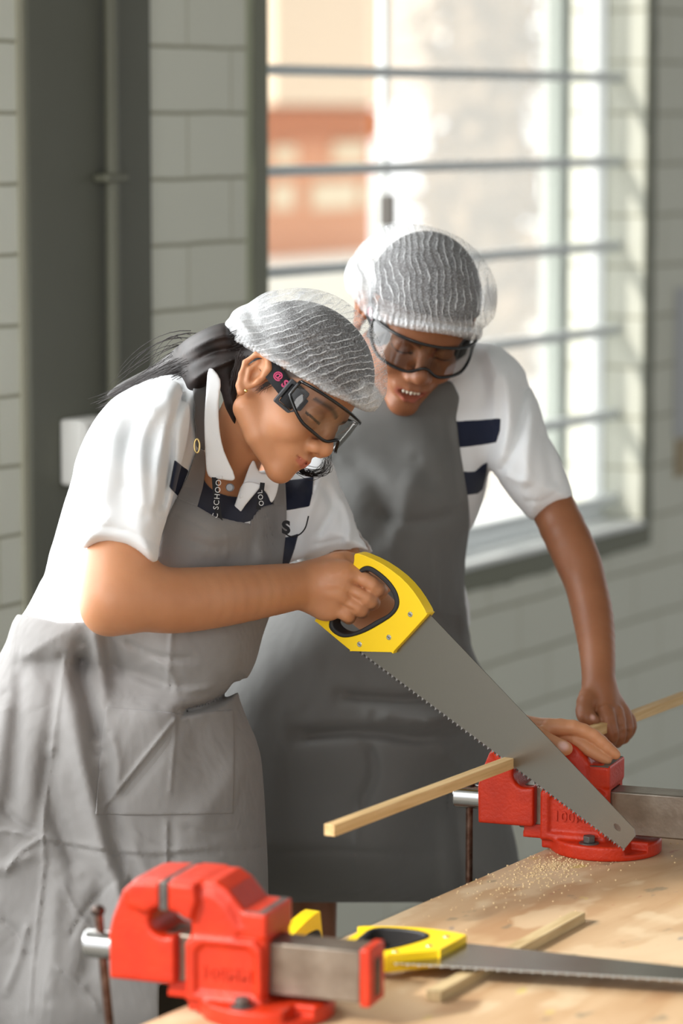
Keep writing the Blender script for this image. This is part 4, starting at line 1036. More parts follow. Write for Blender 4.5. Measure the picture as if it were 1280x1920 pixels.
# --- shirt
T1 = [(392, 702), (345, 700), (290, 708), (232, 734), (185, 776), (150, 840), (126, 920), (104, 1000), (84, 1070), (56, 1130), (26, 1185), (30, 1260), (200, 1280), (330, 1330), (415, 1310), (448, 1278), (470, 1240), (484, 1190), (498, 1150), (520, 1090), (540, 1058), (575, 1040), (606, 980), (612, 905), (596, 862), (545, 862), (500, 880), (460, 880), (430, 830), (410, 760)]
zc1 = [(150, 900, 4.13), (350, 800, 4.07), (350, 1000, 4.08), (560, 950, 4.21), (480, 1100, 4.13), (200, 1200, 4.13), (400, 1250, 4.11), (430, 900, 4.12), (600, 880, 4.25)]
torso1 = infl(T1, zc1, [(200, 900, .115), (400, 1000, .105), (560, 900, .075), (600, 1000, .06), (250, 1200, .14), (430, 1230, .13), (430, 860, .07), (400, 740, .06)], 130)
SL1 = [(318, 712), (262, 722), (208, 760), (178, 820), (163, 900), (154, 975), (148, 1022), (158, 1030), (192, 1022), (240, 1032), (288, 1058), (298, 1030), (304, 1000), (320, 950), (334, 890), (350, 830), (356, 770), (344, 728)]
sleeve1 = infl(SL1, [(300, 760, 3.98), (230, 950, 3.915), (222, 1030, 3.905)], [(300, 760, .08), (230, 1000, .062)], 62)
SL2 = [(562, 868), (602, 852), (624, 872), (646, 938), (672, 985), (700, 1036), (668, 1040), (620, 1046), (580, 1058), (556, 1050), (540, 1010), (540, 930)]
sleeve2 = infl(SL2, 4.25, [(600, 900, .075), (630, 1030, .065)], 55)
f_shirt1 = su(0.02, torso1, sleeve1); f_shirt1 = su(0.014, f_shirt1, sleeve2)
f_shirt1 = folds(f_shirt1, [
    ([(160, 992), (200, 988), (250, 1000), (300, 1026)], 4, -0.0016), ([(154, 1008), (200, 1004), (250, 1016), (294, 1042)], 9, 0.0016),
    ([(345, 735), (322, 800), (318, 870), (300, 960)], 9, -0.010), ([(300, 745), (270, 800), (262, 880), (272, 970)], 16, 0.006),
    ([(282, 760), (240, 830), (232, 930)], 12, -0.004), ([(225, 760), (200, 850), (190, 960)], 16, 0.005), ([(330, 760), (300, 850), (292, 960)], 10, 0.005),
    ([(150, 900), (140, 1000), (130, 1080)], 16, -0.006), ([(110, 1040), (160, 1100), (210, 1150)], 14, 0.005), ([(90, 1080), (130, 1130), (180, 1165)], 10, -0.004),
    ([(640, 930), (655, 980), (650, 1030)], 8, 0.005), ([(600, 900), (622, 950), (590, 1010)], 9, -0.005), ([(575, 1025), (640, 1010), (690, 1006)], 3.5, -0.0014), ([(612, 880), (580, 960), (560, 1010)], 10, 0.005)])
f_shirt1 = ss(0.002, f_shirt1, seg(W(222, 1075, 3.905), W(236, 985, 3.925), pr(64, 3.9) + 0.0015, pr(62, 3.9)), seg(W(668, 1085, 4.235), W(640, 1010, 4.25), pr(52, 4.24), pr(48, 4.24)))
f_shirt1 = ss(0.004, f_shirt1, off(neck1, 0.002))
_fs1 = f_shirt1
def f_shirt1(c): return np.maximum(_fs1(c), (c.y - 1200 + 0.0 * c.x) * 4.1 / FPX)
SB1 = wbox(-60, 720, 690, 1350, 3.80, 4.42, 0.0)
shirt1 = sob('shirt', f_shirt1, SB1[0], SB1[1], 0.0032, M_shirt, P1, margin=1.5)
shellpart('navy_stripe', f_shirt1, [(327, 862), (340, 872), (354, 882), (334, 932), (317, 913)], 0.0012, 0.006, wbox(300, 370, 850, 945, 3.90, 4.12), 0.0014, M_navy, shirt1, sm=1)
shellpart('navy_stripe', f_shirt1, [(374, 896), (388, 896), (470, 898), (500, 905), (512, 945), (480, 975), (440, 985), (395, 975), (366, 955)], 0.0014, 0.008, wbox(355, 525, 885, 995, 3.94, 4.22), 0.0016, M_navy, shirt1, sm=1)
shellpart('navy_stripe', f_shirt1, [(520, 902), (560, 898), (588, 893), (586, 925), (580, 950), (540, 957), (520, 960)], 0.0014, 0.008, wbox(510, 600, 885, 970, 4.05, 4.32), 0.0016, M_navy, shirt1, sm=1)
shellpart('navy_stripe', f_shirt1, [(518, 1008), (540, 1006), (560, 1000), (552, 1030), (542, 1058), (515, 1062)], 0.0014, 0.008, wbox(505, 570, 990, 1070, 4.02, 4.32), 0.0016, M_navy, shirt1, sm=1)
# collar: a band standing round the neck with two flaps
colf = [([(392, 690), (413, 712), (410, 752), (411, 800), (420, 846), (441, 897), (416, 899), (390, 892), (385, 850), (383, 790), (386, 740)], 3.965, 4.05, 0.0028), 
        ([(474, 862), (487, 886), (520, 890), (520, 920), (509, 943), (500, 926), (486, 913), (470, 925), (449, 935), (454, 911)], 4.03, 4.09, 0.0028)]
def sheet(name, poly, z00, z01, th, m, parent, horiz=True, curve=0.012):
    """cloth flap: outline with a real thickness, its depth running from z00 to z01 and bowed"""
    P2 = smooth_poly(poly, 3); xs = [p[0] for p in P2]; ys = [p[1] for p in P2]
    x0, x1, y0, y1 = min(xs), max(xs), min(ys), max(ys)
    def f(c):
        t = (c.x - x0) / (x1 - x0) if horiz else (c.y - y0) / (y1 - y0)
        zz = z00 + (z01 - z00) * t - curve * (1 - (2 * np.clip(t, 0, 1) - 1) ** 2)
        a = polysd(c.x, c.y, P2) * 4.1 / FPX + th * .5; b = np.abs(c.z - zz) * 0.85 - th * .5
        return np.minimum(np.maximum(a, b), 0) + np.hypot(np.maximum(a, 0), np.maximum(b, 0)) - th * .5
    bb = wbox(x0 - 6, x1 + 6, y0 - 6, y1 + 6, min(z00, z01) - curve - 0.01, max(z00, z01) + 0.012, 0.002)
    return sob(name, f, bb[0], bb[1], max(th * .5, 0.0011), m, parent, margin=1.6)
sheet('collar', colf[0][0], 3.975, 4.00, 0.0034, M_shirt, shirt1, horiz=False, curve=0.010)
sheet('collar', colf[1][0], 4.035, 4.065, 0.0034, M_shirt, shirt1, horiz=True, curve=0.004)
sheet('placket', [(456, 905), (488, 908), (486, 916), (460, 947), (441, 974), (423, 974), (440, 946)], 4.035, 4.05, 0.0034, M_shirt, shirt1, horiz=False, curve=0.004)
bq = W(431, 914, 4.005)
BT = frame_m(bq, cdir(1, 0, 0.2), cdir(0, 1, 0), cdir(-.2, 0, 1)); bt = cyl('button', (0, 0, -0.003), (0, 0, 0.003), 0.0052, M_button, shirt1, bevel=0.0012); bt.matrix_basis = BT; localize(bt)
# --- lanyard
def ribbon(name, pts, wpx, th, m, parent):
    L = smooth_poly([W(*p) for p in pts], 5, False); bm = bmesh.new(); cols = []
    for i, p in enumerate(L):
        t = L[min(i + 1, len(L) - 1)] - L[max(i - 1, 0)]; t /= np.linalg.norm(t); v = -CF; s = np.cross(t, v); s /= np.linalg.norm(s); n = np.cross(s, t); w = wpx * 4.0 / FPX / 2
        cols.append([bm.verts.new(p + s * a * w + n * b * th / 2) for a, b in ((-1, -1), (1, -1), (1, 1), (-1, 1))])
    for i in range(len(cols) - 1):
        for k_ in range(4): bm.faces.new((cols[i][k_], cols[i][(k_ + 1) % 4], cols[i + 1][(k_ + 1) % 4], cols[i + 1][k_]))
    bm.faces.new(cols[0][::-1]); bm.faces.new(cols[-1]); o = bm_to(bm, name, m, parent); localize(o); return o
ly = ribbon('lanyard', [(402, 892, 3.995), (405, 930, 3.992), (409, 960, 3.994), (413, 985, 3.998)], 11, 0.0012, M_lany, P1)
tm = frame_m(W(407, 934, 3.9905), cdir(0.10, 1, 0), cdir(-1, 0.10, 0), cdir(0, 0, 1)); t_ = text_mesh('lanyard_lettering', 'IC SCHOOL', 0.0098, M_print, ly, tm, depth=0.0002, spacing=1.15); localize(t_)
ly2 = ribbon('lanyard', [(492, 905, 4.03), (489, 930, 4.03), (484, 955, 4.034)], 9, 0.0012, M_lany, P1)
tm = frame_m(W(489, 934, 4.0285), cdir(-0.12, 1, 0), cdir(-1, -0.12, 0), cdir(0, 0, 1)); t_ = text_mesh('lanyard_lettering', 'OOL', 0.0088, M_print, ly2, tm, depth=0.0002, spacing=1.15); localize(t_)
crd = tube('badge_cord', [W(*p) for p in smooth_poly([(534, 1000, 4.10), (545, 1006, 4.10), (560, 1003, 4.11), (572, 990, 4.12), (578, 968, 4.13)], 5, False)], 0.0009, M_lany, P1); localize(crd)
tm = frame_m(W(536, 990, 4.095), cdir(1, 0, 0), cdir(0, 1, 0), cdir(0, 0, 1)); t_ = text_mesh('shirt_lettering', 'S', 0.022, M_lany, shirt1, tm, depth=0.0004, bold=0.0012); localize(t_)
# --- apron
SK1 = [(60, 1190), (160, 1175), (300, 1180), (400, 1230), (440, 1292), (458, 1335), (480, 1395), (492, 1450), (499, 1560), (503, 1680), (505, 2020), (-170, 2020), (-150, 1700), (-110, 1480), (-40, 1300), (10, 1215)]
skirt1 = infl(SK1, [(100, 1250, 4.14), (400, 1350, 4.13), (200, 1900, 4.10), (450, 1900, 4.12), (-100, 1900, 4.16)], [(250, 1220, .13), (250, 1400, .165), (440, 1400, .14), (250, 1900, .17), (-80, 1700, .16)], 170)
def f_ap1_raw(c): return smin(off(torso1, 0.006)(c), skirt1(c), 0.010)
f_ap1 = folds(f_ap1_raw, [
    ([(338, 1336), (390, 1322), (425, 1302), (448, 1274)], 8, -0.020), ([(300, 1325), (360, 1312), (420, 1270)], 26, 0.006),
    ([(122, 1225), (108, 1330), (92, 1450), (80, 1555), (82, 1620), (66, 1760), (54, 1900)], 4, 0.0030), ([(112, 1240), (96, 1330), (80, 1450), (68, 1555)], 10, -0.003),
    ([(155, 1215), (152, 1270), (170, 1330), (186, 1400)], 14, -0.014), ([(118, 1230), (128, 1300), (146, 1400), (170, 1500), (196, 1600), (228, 1700), (246, 1790)], 20, 0.013),
    ([(98, 1400), (92, 1470), (112, 1550), (150, 1640)], 18, -0.010), ([(186, 1420), (215, 1560), (262, 1690)], 18, -0.008), ([(196, 1170), (215, 1240), (220, 1310)], 16, -0.006), ([(176, 1170), (188, 1250), (200, 1320)], 12, 0.007),
    ([(0, 1556), (38, 1562), (78, 1572)], 4, 0.003), ([(78, 1578), (150, 1590), (210, 1600), (300, 1606), (400, 1596), (490, 1590)], 4, -0.0026), ([(82, 1572), (150, 1584), (210, 1594), (300, 1598), (400, 1588)], 6, 0.002),
    ([(312, 1535), (312, 1620), (314, 1760), (316, 1900)], 4, 0.0026), ([(322, 1535), (322, 1640), (324, 1760)], 8, -0.002), ([(322, 1180), (318, 1240), (312, 1290)], 4, 0.002),
    ([(0, 1500), (30, 1540), (70, 1560)], 8, -0.004), ([(-20, 1640), (20, 1620), (70, 1600)], 10, 0.004), ([(230, 1560), (270, 1640), (300, 1720)], 22, 0.006),
    ([(200, 1620), (180, 1720), (160, 1850)], 20, -0.007), ([(110, 1640), (100, 1750), (90, 1880)], 16, 0.005), ([(400, 1640), (420, 1740), (410, 1800)], 20, 0.004), ([(350, 1560), (420, 1480), (470, 1400)], 26, 0.005),
    ([(230, 1200), (290, 1230), (360, 1236)], 7, -0.0035), ([(240, 1270), (290, 1290), (350, 1296), (400, 1288)], 6, 0.003), ([(260, 1215), (320, 1260), (330, 1300)], 6, 0.0025), ([(120, 1660), (150, 1720), (205, 1760)], 5, 0.003), ([(130, 1760), (165, 1700), (215, 1650)], 5, -0.003), ([(350, 1625), (380, 1660), (440, 1668)], 5, -0.0025), ([(215, 1560), (240, 1610), (236, 1660)], 5, 0.003), ([(100, 1810), (150, 1850), (190, 1900)], 6, 0.003), ([(0, 1720), (30, 1750), (60, 1800)], 7, -0.004), ([(10, 1640), (34, 1600), (76, 1574)], 5, 0.004), ([(340, 1550), (400, 1562), (470, 1550)], 6, -0.002), ([(10, 1860), (34, 1800), (52, 1730)], 7, 0.004), ([(250, 1560), (300, 1590), (350, 1592)], 5, 0.002),
    ([(10, 1300), (-10, 1450), (-20, 1600)], 20, 0.008), ([(40, 1250), (30, 1400), (20, 1520)], 14, -0.006),
    ([(350, 1010), (400, 1026), (440, 1018)], 8, -0.003), ([(330, 962), (372, 984), (404, 998), (450, 990)], 4, -0.002), ([(426, 1000), (424, 1050)], 4, 0.002), ([(500, 960), (488, 1020), (500, 1060)], 10, 0.006), ([(480, 980), (470, 1040)], 8, -0.005), ([(520, 960), (516, 1040)], 8, -0.004)])
AP1 = [(331, 932), (350, 940), (369, 949), (400, 967), (441, 977), (467, 981), (474, 968), (486, 951), (514, 943), (537, 944), (537, 990), (529, 1060), (530, 1120), (520, 1290), (520, 1500), (520, 1800), (400, 1838), (299, 1846), (297, 2010), (-160, 2010), (-160, 1500), (-60, 1290), (-8, 1210), (22, 1150), (60, 1156), (110, 1168), (200, 1166), (262, 1100), (296, 1040), (306, 985)]
AB1 = wbox(-175, 545, 920, 2020, 3.80, 4.42, 0.0)
pf1 = polyx(AP1, 1)
def f_apron1(c):
    a = f_ap1(c); return np.maximum(np.maximum(a, pf1(c)), -(a + 0.012) )
apron1 = sob('apron', f_apron1, AB1[0], AB1[1], 0.0032, M_apron1, P1, margin=1.6)
def apron_extra(name, poly, out, h=0.0016, sm=1, m=None):
    xs = [p[0] for p in poly]; ys = [p[1] for p in poly]
    return shellpart(name, f_ap1, poly, out, 0.005, wbox(min(xs) - 8, max(xs) + 8, min(ys) - 8, max(ys) + 8, 3.80, 4.2), h, m or M_apron1, apron1, sm=sm)
pk = folds(f_ap1, [([(332, 1344), (270, 1420), (232, 1468), (192, 1516)], 4, 0.0028), ([(345, 1350), (285, 1430), (215, 1510)], 12, -0.0026), ([(330, 1345), (324, 1420), (318, 1490)], 4, 0.0016), ([(205, 1370), (222, 1430), (214, 1490)], 10, 0.003)])
shellpart('pocket', pk, [(198, 1324), (262, 1330), (340, 1338), (438, 1330), (440, 1420), (437, 1526), (300, 1529), (178, 1528), (186, 1430)], 0.0022, 0.006, wbox(168, 450, 1315, 1540, 3.8, 4.25), 0.0020, M_apron1, apron1, sm=1)
# neck straps over the shirt
def over_shirt(name, poly, out, m, z1, par, h=0.0016, f=None):
    xs = [p[0] for p in poly]; ys = [p[1] for p in poly]
    return shellpart(name, f or f_shirt1, poly, out, 0.006, wbox(min(xs) - 6, max(xs) + 6, min(ys) - 6, max(ys) + 6, 3.86, z1), h, m, par, sm=1)
over_shirt('strap', [(331, 934), (352, 890), (366, 850), (372, 842), (384, 846), (386, 880), (380, 915), (370, 950), (350, 944)], 0.0055, M_apron1, 4.12, apron1)
over_shirt('strap', [(360, 704), (384, 697), (402, 698), (400, 730), (390, 775), (384, 845), (368, 838), (364, 790), (362, 740)], 0.0045, M_strap, 4.12, apron1)
over_shirt('strap', [(514, 896), (534, 888), (537, 950), (512, 950)], 0.006, M_apron1, 4.25, apron1)
rg = tube('strap_ring', [W(369 + 5 * math.cos(t), 836 + 13 * math.sin(t), 3.955) for t in np.linspace(0, 2 * math.pi, 20, endpoint=False)], 0.0012, mat('brass_ring', (214, 190, 130), 0.3, metal=1), apron1, closed=True, seg=8); localize(rg)
# --- hair
skull1 = su(0.02, off(h1.e(-8, 46, 0, 95, 82, 73), 0.0045), h1.e(8, 62, 0, 104, 88, 76))
def f_hair1(c):
    q = (c.P - h1.c.astype(np.float32)) * 1000; u = q @ h1.U.astype(np.float32); f_ = q @ h1.F.astype(np.float32)
    s = skull1(c); cut = (np.maximum(-(u - 28 + (f_ + 20) * 0.0), f_ * 0.6 - (u - 20)) * 0.0)
    lim = np.where(f_ > -14, 34 + (f_ + 14) * 0.33 - u, -28 - u) * 0.001 * 0.8
    ears = np.where((f_ > -30) & (f_ < 8) & (u < 38), 0.01, -1)
    return np.maximum(s, np.maximum(lim, ears * 0.0 + -1))
HR = infl([(452, 632), (430, 606), (395, 612), (352, 634), (315, 664), (282, 688), (250, 705), (220, 722), (200, 742), (230, 742), (290, 735), (350, 742), (392, 720), (412, 730), (424, 770), (440, 800), (452, 770), (450, 735), (454, 700), (470, 668), (490, 660)], [(440, 650, 4.05), (240, 720, 4.17), (430, 760, 4.03)], [(440, 650, .055), (240, 720, .02), (430, 760, .03)], 30)
f_h = su(0.008, f_hair1, HR)
f_h = folds(f_h, [([(470, 650), (400, 660), (340, 690), (260, 720)], 5, -0.002), ([(480, 640), (420, 630), (360, 655), (300, 695)], 5, 0.002), ([(460, 665), (400, 690), (360, 715)], 5, 0.002)])
hair1 = sob('hair', f_h, *wbox(190, 760, 520, 830, 3.92, 4.22, 0.0), 0.0022, M_hair, P1, margin=1.6)
cv = []
for i in range(420):
    a = rng.uniform(0, 1); sp_ = rng.normal(0, 1)
    x0 = rng.uniform(430, 480); y0 = rng.uniform(618, 668); d0 = rng.uniform(3.99, 4.08)
    e = rng.uniform(0.35, 1.0); xe = 445 - e * rng.uniform(190, 290); ye = 650 + (445 - xe) * 0.42 + rng.normal(0, 9)
    cv.append([W(x0, y0, d0), W(x0 * .65 + xe * .35, y0 * .62 + ye * .38 - 14 + rng.normal(0, 9), d0 + .03), W(x0 * .35 + xe * .65, y0 * .3 + ye * .7 - 10 + rng.normal(0, 10), d0 + .07), W(xe, ye, d0 + 0.12)])
for i in range(26):                                  # flyaway strands over the back
    x0 = rng.uniform(340, 430); y0 = rng.uniform(620, 660); L_ = rng.uniform(60, 150); k_ = rng.uniform(-22, 26)
    cv.append([W(x0, y0, 4.08), W(x0 - L_ * .4, y0 - 8 + k_, 4.09), W(x0 - L_ * .8, y0 + 30 + k_, 4.11), W(x0 - L_, y0 + 70 + k_ * .5, 4.12)])
strands('hair_strands', cv, 0.0005, M_hair, hair1)
cv = []
for i in range(34):                                  # the lock hanging below the chin
    j = rng.normal(0, 1, 6); r_ = rng.uniform(0.82, 1.05)
    cv.append([W(548 + 6 * j[0], 872 + 4 * j[1], 4.13), W(566 + 6 * j[2], 886 + 6 * j[3], 4.13), W(596 + 8 * j[4], 894 + 7 * j[1], 4.12), W(620 + 6 * j[5], 876 + 10 * j[0], 4.11), W(614 + 8 * j[2], 846 + 8 * j[3], 4.10)])
strands('chin_lock', cv, 0.00042, M_hair, hair1)
cv = []
for i in range(40):
    j = rng.normal(0, 1, 6)
    cv.append([h1.p(20 + 3 * j[0], 20 + 3 * j[1], 72), h1.p(14 + 3 * j[2], 8 + 4 * j[3], 76), h1.p(12 + 4 * j[4], -6 + 5 * j[5], 75)])
strands('sideburn', cv, 0.00042, M_hair, hair1)
cv = []
for i in range(50):                                  # hair by the nape behind the ear
    j = rng.normal(0, 1, 6)
    cv.append([W(452 + 6 * j[0], 670 + 6 * j[1], 3.985), W(438 + 6 * j[2], 705 + 8 * j[3], 3.985), W(436 + 6 * j[4], 745 + 14 * j[5], 3.995)])
strands('loose_strands', cv, 0.00042, M_hair, hair1)
ear = W(461, 733, 3.9545)
bmk = bmesh.new(); bmesh.ops.create_icosphere(bmk, subdivisions=2, radius=0.0024); eo = bm_to(bmk, 'earring', M_gold, P1, smooth=True); eo.matrix_basis = Matrix.Translation(ear); localize(eo)
goggles(h1, P1, 1)
# --- net cap
def net_cap(name, poly, zc, T, R, m, parent, fl, edge, edge_w, thick, ruff, h=0.0022, head=None):
    sk = su(0.02, off(head.e(-8, 46, 0, 95, 82, 73), 0.012), off(head.e(8, 62, 0, 104, 88, 76), 0.007)); base = su(0.02, infl(poly, zc, T, R), si(0.004, sk, polyx(poly, 4)))
    f = folds(base, fl)
    eL = smooth_poly(edge, 6, False)
    def g(c):
        v = f(c); d = linedist(c.x, c.y, eL); mk = d < edge_w * 1.3
        if mk.any():
            s = c.x[mk] * ruff[0] + c.y[mk] * ruff[1]
            v[mk] -= 0.0016 * np.cos(s) * np.clip(1 - d[mk] / edge_w, 0, 1)
        return v
    xs = [p[0] for p in poly]; ys = [p[1] for p in poly]; z0 = fld(zc)(np.array([np.mean(xs)]), np.array([np.mean(ys)])) if hasattr(zc, '__len__') else zc
    z0 = float(np.atleast_1d(z0)[0]); o = sob(name, g, *wbox(min(xs) - 12, max(xs) + 12, min(ys) - 12, max(ys) + 12, z0 - .19, z0 + .15, 0.0), h, m, parent, margin=1.5)
    def at(v):
        c = Ctx(v.astype(np.float32)); d = linedist(c.x, c.y, eL); t = np.clip(1.15 - d / edge_w, 0, 1) * 0.55
        for x, y, r, s in thick: t = np.maximum(t, s * np.clip(1.5 - np.hypot(c.x - x, c.y - y) / r, 0, 1))
        return {'thick': t}
    set_attrs(o, [at]); return o
CP1 = [(424, 607), (434, 596), (446, 580), (470, 572), (498, 552), (530, 546), (565, 543), (605, 548), (645, 566), (678, 596), (700, 625), (716, 660), (724, 700), (722, 740), (708, 760), (690, 765), (668, 756), (640, 746), (612, 735), (588, 718), (560, 704), (536, 690), (510, 676), (484, 662), (462, 644), (446, 636), (452, 628), (436, 620)]
M_net1 = net_mat('net_cap_one', tuple(cdir(0.30, -0.95, 0.0)), 720.0, 0.15, 1)
cap1 = net_cap('net_cap', CP1, [(560, 640, 4.025)], [(600, 640, .098), (450, 610, .06), (700, 740, .085)], 120, M_net1, P1,
    [([(452, 640), (520, 672), (590, 712), (660, 748), (700, 756)], 10, 0.004), ([(475, 600), (500, 640), (560, 680), (620, 715), (660, 735)], 12, -0.003), ([(560, 620), (600, 680), (640, 720)], 10, 0.004),
     ([(470, 580), (478, 610), (500, 630)], 8, -0.004), ([(440, 590), (455, 610), (470, 630)], 6, 0.004), ([(660, 620), (685, 670), (692, 730)], 8, 0.003)],
    [(440, 630), (470, 655), (510, 678), (560, 706), (612, 737), (660, 756), (695, 764), (716, 755)], 24, [(450, 600, 42, 0.85), (490, 590, 40, .45), (500, 655, 22, .5), (575, 560, 26, .3), (690, 745, 26, .45)], (0.75, 0.45), head=h1)

# ================================================================== PERSON 2 : watching, holding the stick
foot2 = W(700, 1500, 4.5); foot2[2] = 0
P2 = empty('person', foot2, 'smiling person standing behind, bent to watch the cut, fist closed on the stick', 'person')
h2 = Head(W(776, 612, 4.40), (0.09, -0.62, 0.77), (0.27, 0.76, 0.54), 0.94, 3)
neck2 = ch([(770, 650, 4.46, 62), (760, 720, 4.50, 62), (750, 800, 4.52, 80)], 0.02)
f_head2 = su(0.012, head_sdf(h2, smile=1.0), neck2)
arm2 = ch([(985, 800, 4.47, 30), (1028, 930, 4.44, 40), (1076, 1036, 4.40, 42), (1096, 1090, 4.38, 38), (1112, 1160, 4.34, 37), (1120, 1230, 4.29, 32), (1122, 1286, 4.26, 29)], 0.02)
palm2 = su(0.010, ch([(1122, 1290, 4.255, 28), (1132, 1325, 4.245, 25), (1136, 1338, 4.240, 20)], 0.01), ch([(1128, 1300, 4.265, 27), (1150, 1330, 4.262, 24), (1162, 1340, 4.262, 19)], 0.01), ch([(1126, 1300, 4.275, 24), (1160, 1340, 4.285, 20), (1172, 1350, 4.285, 16)], 0.01))
fg2 = [finger([(1134, 1336, 4.228, 17), (1142, 1362, 4.218, 15), (1146, 1380, 4.222, 13.5), (1140, 1390, 4.245, 12), (1128, 1380, 4.262, 11)]),
       finger([(1153, 1338, 4.243, 17), (1160, 1366, 4.236, 14.5), (1158, 1386, 4.242, 13), (1150, 1390, 4.262, 12), (1138, 1378, 4.276, 11)]),
       finger([(1168, 1342, 4.26, 15.5), (1174, 1364, 4.256, 13.5), (1168, 1382, 4.262, 12.5), (1158, 1384, 4.28, 11), (1148, 1374, 4.29, 10)]),
       finger([(1177, 1348, 4.275, 13.5), (1181, 1362, 4.275, 12), (1175, 1376, 4.28, 11), (1166, 1378, 4.295, 10)])]
th2 = finger([(1104, 1306, 4.245, 20), (1096, 1332, 4.222, 15.5), (1100, 1346, 4.212, 13.5), (1112, 1352, 4.212, 11)], 0.006)
hand2 = su(0.0025, palm2, *fg2); hand2 = su(0.006, hand2, th2)
hand2 = folds(hand2, [([(1146, 1350), (1152, 1385)], 2.6, -0.0018), ([(1163, 1352), (1167, 1380)], 2.6, -0.0016), ([(1176, 1356), (1177, 1376)], 2.4, -0.0014), ([(1134, 1328), (1136, 1338)], 7, 0.002), ([(1154, 1332), (1156, 1340)], 7, 0.002)])
f_arm2 = su(0.010, arm2, hand2)
core2 = su(0.04, ch([(740, 850, 4.57, 60), (720, 1100, 4.56, 70), (690, 1350, 4.55, 80)], 0.05), seg(W(590, 1400, 4.55), foot2 + np.array([-0.095, 0.0, 0.06]), 0.036, 0.034), seg(W(840, 1400, 4.58), foot2 + np.array([0.115, 0.08, 0.06]), 0.036, 0.034), seg(W(760, 850, 4.56), W(970, 800, 4.48), 0.045, 0.035),
           seg(W(560, 900, 4.5), W(520, 1090, 4.5), 0.045, 0.04), seg(W(520, 1090, 4.5), W(500, 1200, 4.45), 0.04, 0.03), seg(W(560, 900, 4.5), W(740, 850, 4.55), 0.05, 0.06),
           seg(foot2 + np.array([-0.09, 0, 0.05]), foot2 + np.array([-0.09, -0.15, 0.03]), 0.045, 0.03), seg(foot2 + np.array([0.12, 0.05, 0.05]), foot2 + np.array([0.12, -0.1, 0.03]), 0.045, 0.03))
lo_c = np.minimum(foot2 - 0.35, W(420, 800, 4.8)); hi_c = np.maximum(foot2 + 0.35, W(900, 800, 4.3)); lo_c[1] = min(lo_c[1], 4.2); hi_c[1] = 4.95; lo_c[2] = -0.02; hi_c[2] = W(400, 770, 4.5)[2]
body2 = body_mesh('body', [(f_head2, *wbox(620, 930, 400, 890, 4.24, 4.62, 0.0), 0.0017, 1.25), (f_arm2, *wbox(920, 1215, 740, 1420, 4.18, 4.53, 0.0), 0.0017, 1.2), (core2, lo_c, hi_c, 0.010, 1.4)], M_skin2, P2, [face_attrs(h2, 1.0), spot('nail', [(W(1110, 1345, 4.203), 0.005, .7)])])
# teeth behind the open lips
bm = bmesh.new()
for i in range(-2, 3):
    q = h2.M() @ Matrix.Translation(((96.0 - abs(i) * .9) / 1e3, (-50.0 + abs(i) * .35) / 1e3, i * 5.6 / 1e3)) @ Matrix.Diagonal((0.0035, 0.0042, 0.0026, 1))
    bmesh.ops.create_uvsphere(bm, u_segments=12, v_segments=8, radius=1.0, matrix=q)
te = bm_to(bm, 'teeth', mat('tooth_enamel', (238, 230, 212), 0.25), P2, smooth=True); localize(te)
# --- shirt
T2 = [(700, 690), (850, 640), (905, 648), (950, 668), (985, 712), (985, 800), (940, 870), (919, 884), (908, 930), (892, 975), (872, 1010), (864, 1060), (860, 1200), (560, 1200), (520, 1100), (520, 900), (560, 780), (640, 710)]
torso2 = infl(T2, [(900, 800, 4.50), (700, 900, 4.52)], [(900, 800, .085), (760, 900, .13), (600, 900, .12)], 110)
SV2 = [(905, 650), (950, 666), (986, 712), (1016, 780), (1044, 845), (1064, 895), (1074, 930), (1068, 942), (1040, 958), (1006, 974), (992, 972), (962, 940), (936, 905), (919, 880), (900, 800), (890, 720)]
sleeve3 = infl(SV2, [(950, 720, 4.48), (1020, 920, 4.44)], [(950, 720, .08), (1020, 920, .06)], 70)
f_shirt2 = su(0.018, torso2, sleeve3)
f_shirt2 = folds(f_shirt2, [([(986, 940), (1020, 938), (1062, 906)], 3, -0.0015), ([(985, 715), (975, 790), (955, 860), (930, 890)], 9, -0.007), ([(1000, 760), (990, 840), (985, 920)], 12, 0.006), ([(1020, 800), (1030, 870), (1040, 920)], 12, -0.004),
    ([(945, 690), (955, 770), (945, 850)], 10, 0.005), ([(900, 680), (905, 740), (895, 780)], 10, -0.004), ([(925, 700), (928, 770), (920, 800)], 8, 0.003), ([(940, 880), (965, 900), (990, 900)], 8, 0.004)])
f_shirt2 = ss(0.004, f_shirt2, off(neck2, 0.003))
shirt2 = sob('shirt', f_shirt2, *wbox(500, 1090, 620, 1220, 4.32, 4.70, 0.0), 0.0034, M_shirt, P2, margin=1.5)
def over2(name, f, poly, out, m, par, h=0.0017):
    xs = [p[0] for p in poly]; ys = [p[1] for p in poly]
    return shellpart(name, f, poly, out, 0.006, wbox(min(xs) - 6, max(xs) + 6, min(ys) - 6, max(ys) + 6, 4.30, 4.62), h, m, par, sm=1)
over2('navy_stripe', f_shirt2, [(850, 790), (900, 787), (939, 784), (937, 808), (930, 830), (905, 834), (868, 839), (855, 840)], 0.0014, M_navy, shirt2)
over2('navy_stripe', f_shirt2, [(858, 884), (890, 884), (903, 872), (914, 866), (912, 890), (905, 918), (895, 926), (862, 930)], 0.0014, M_navy, shirt2)
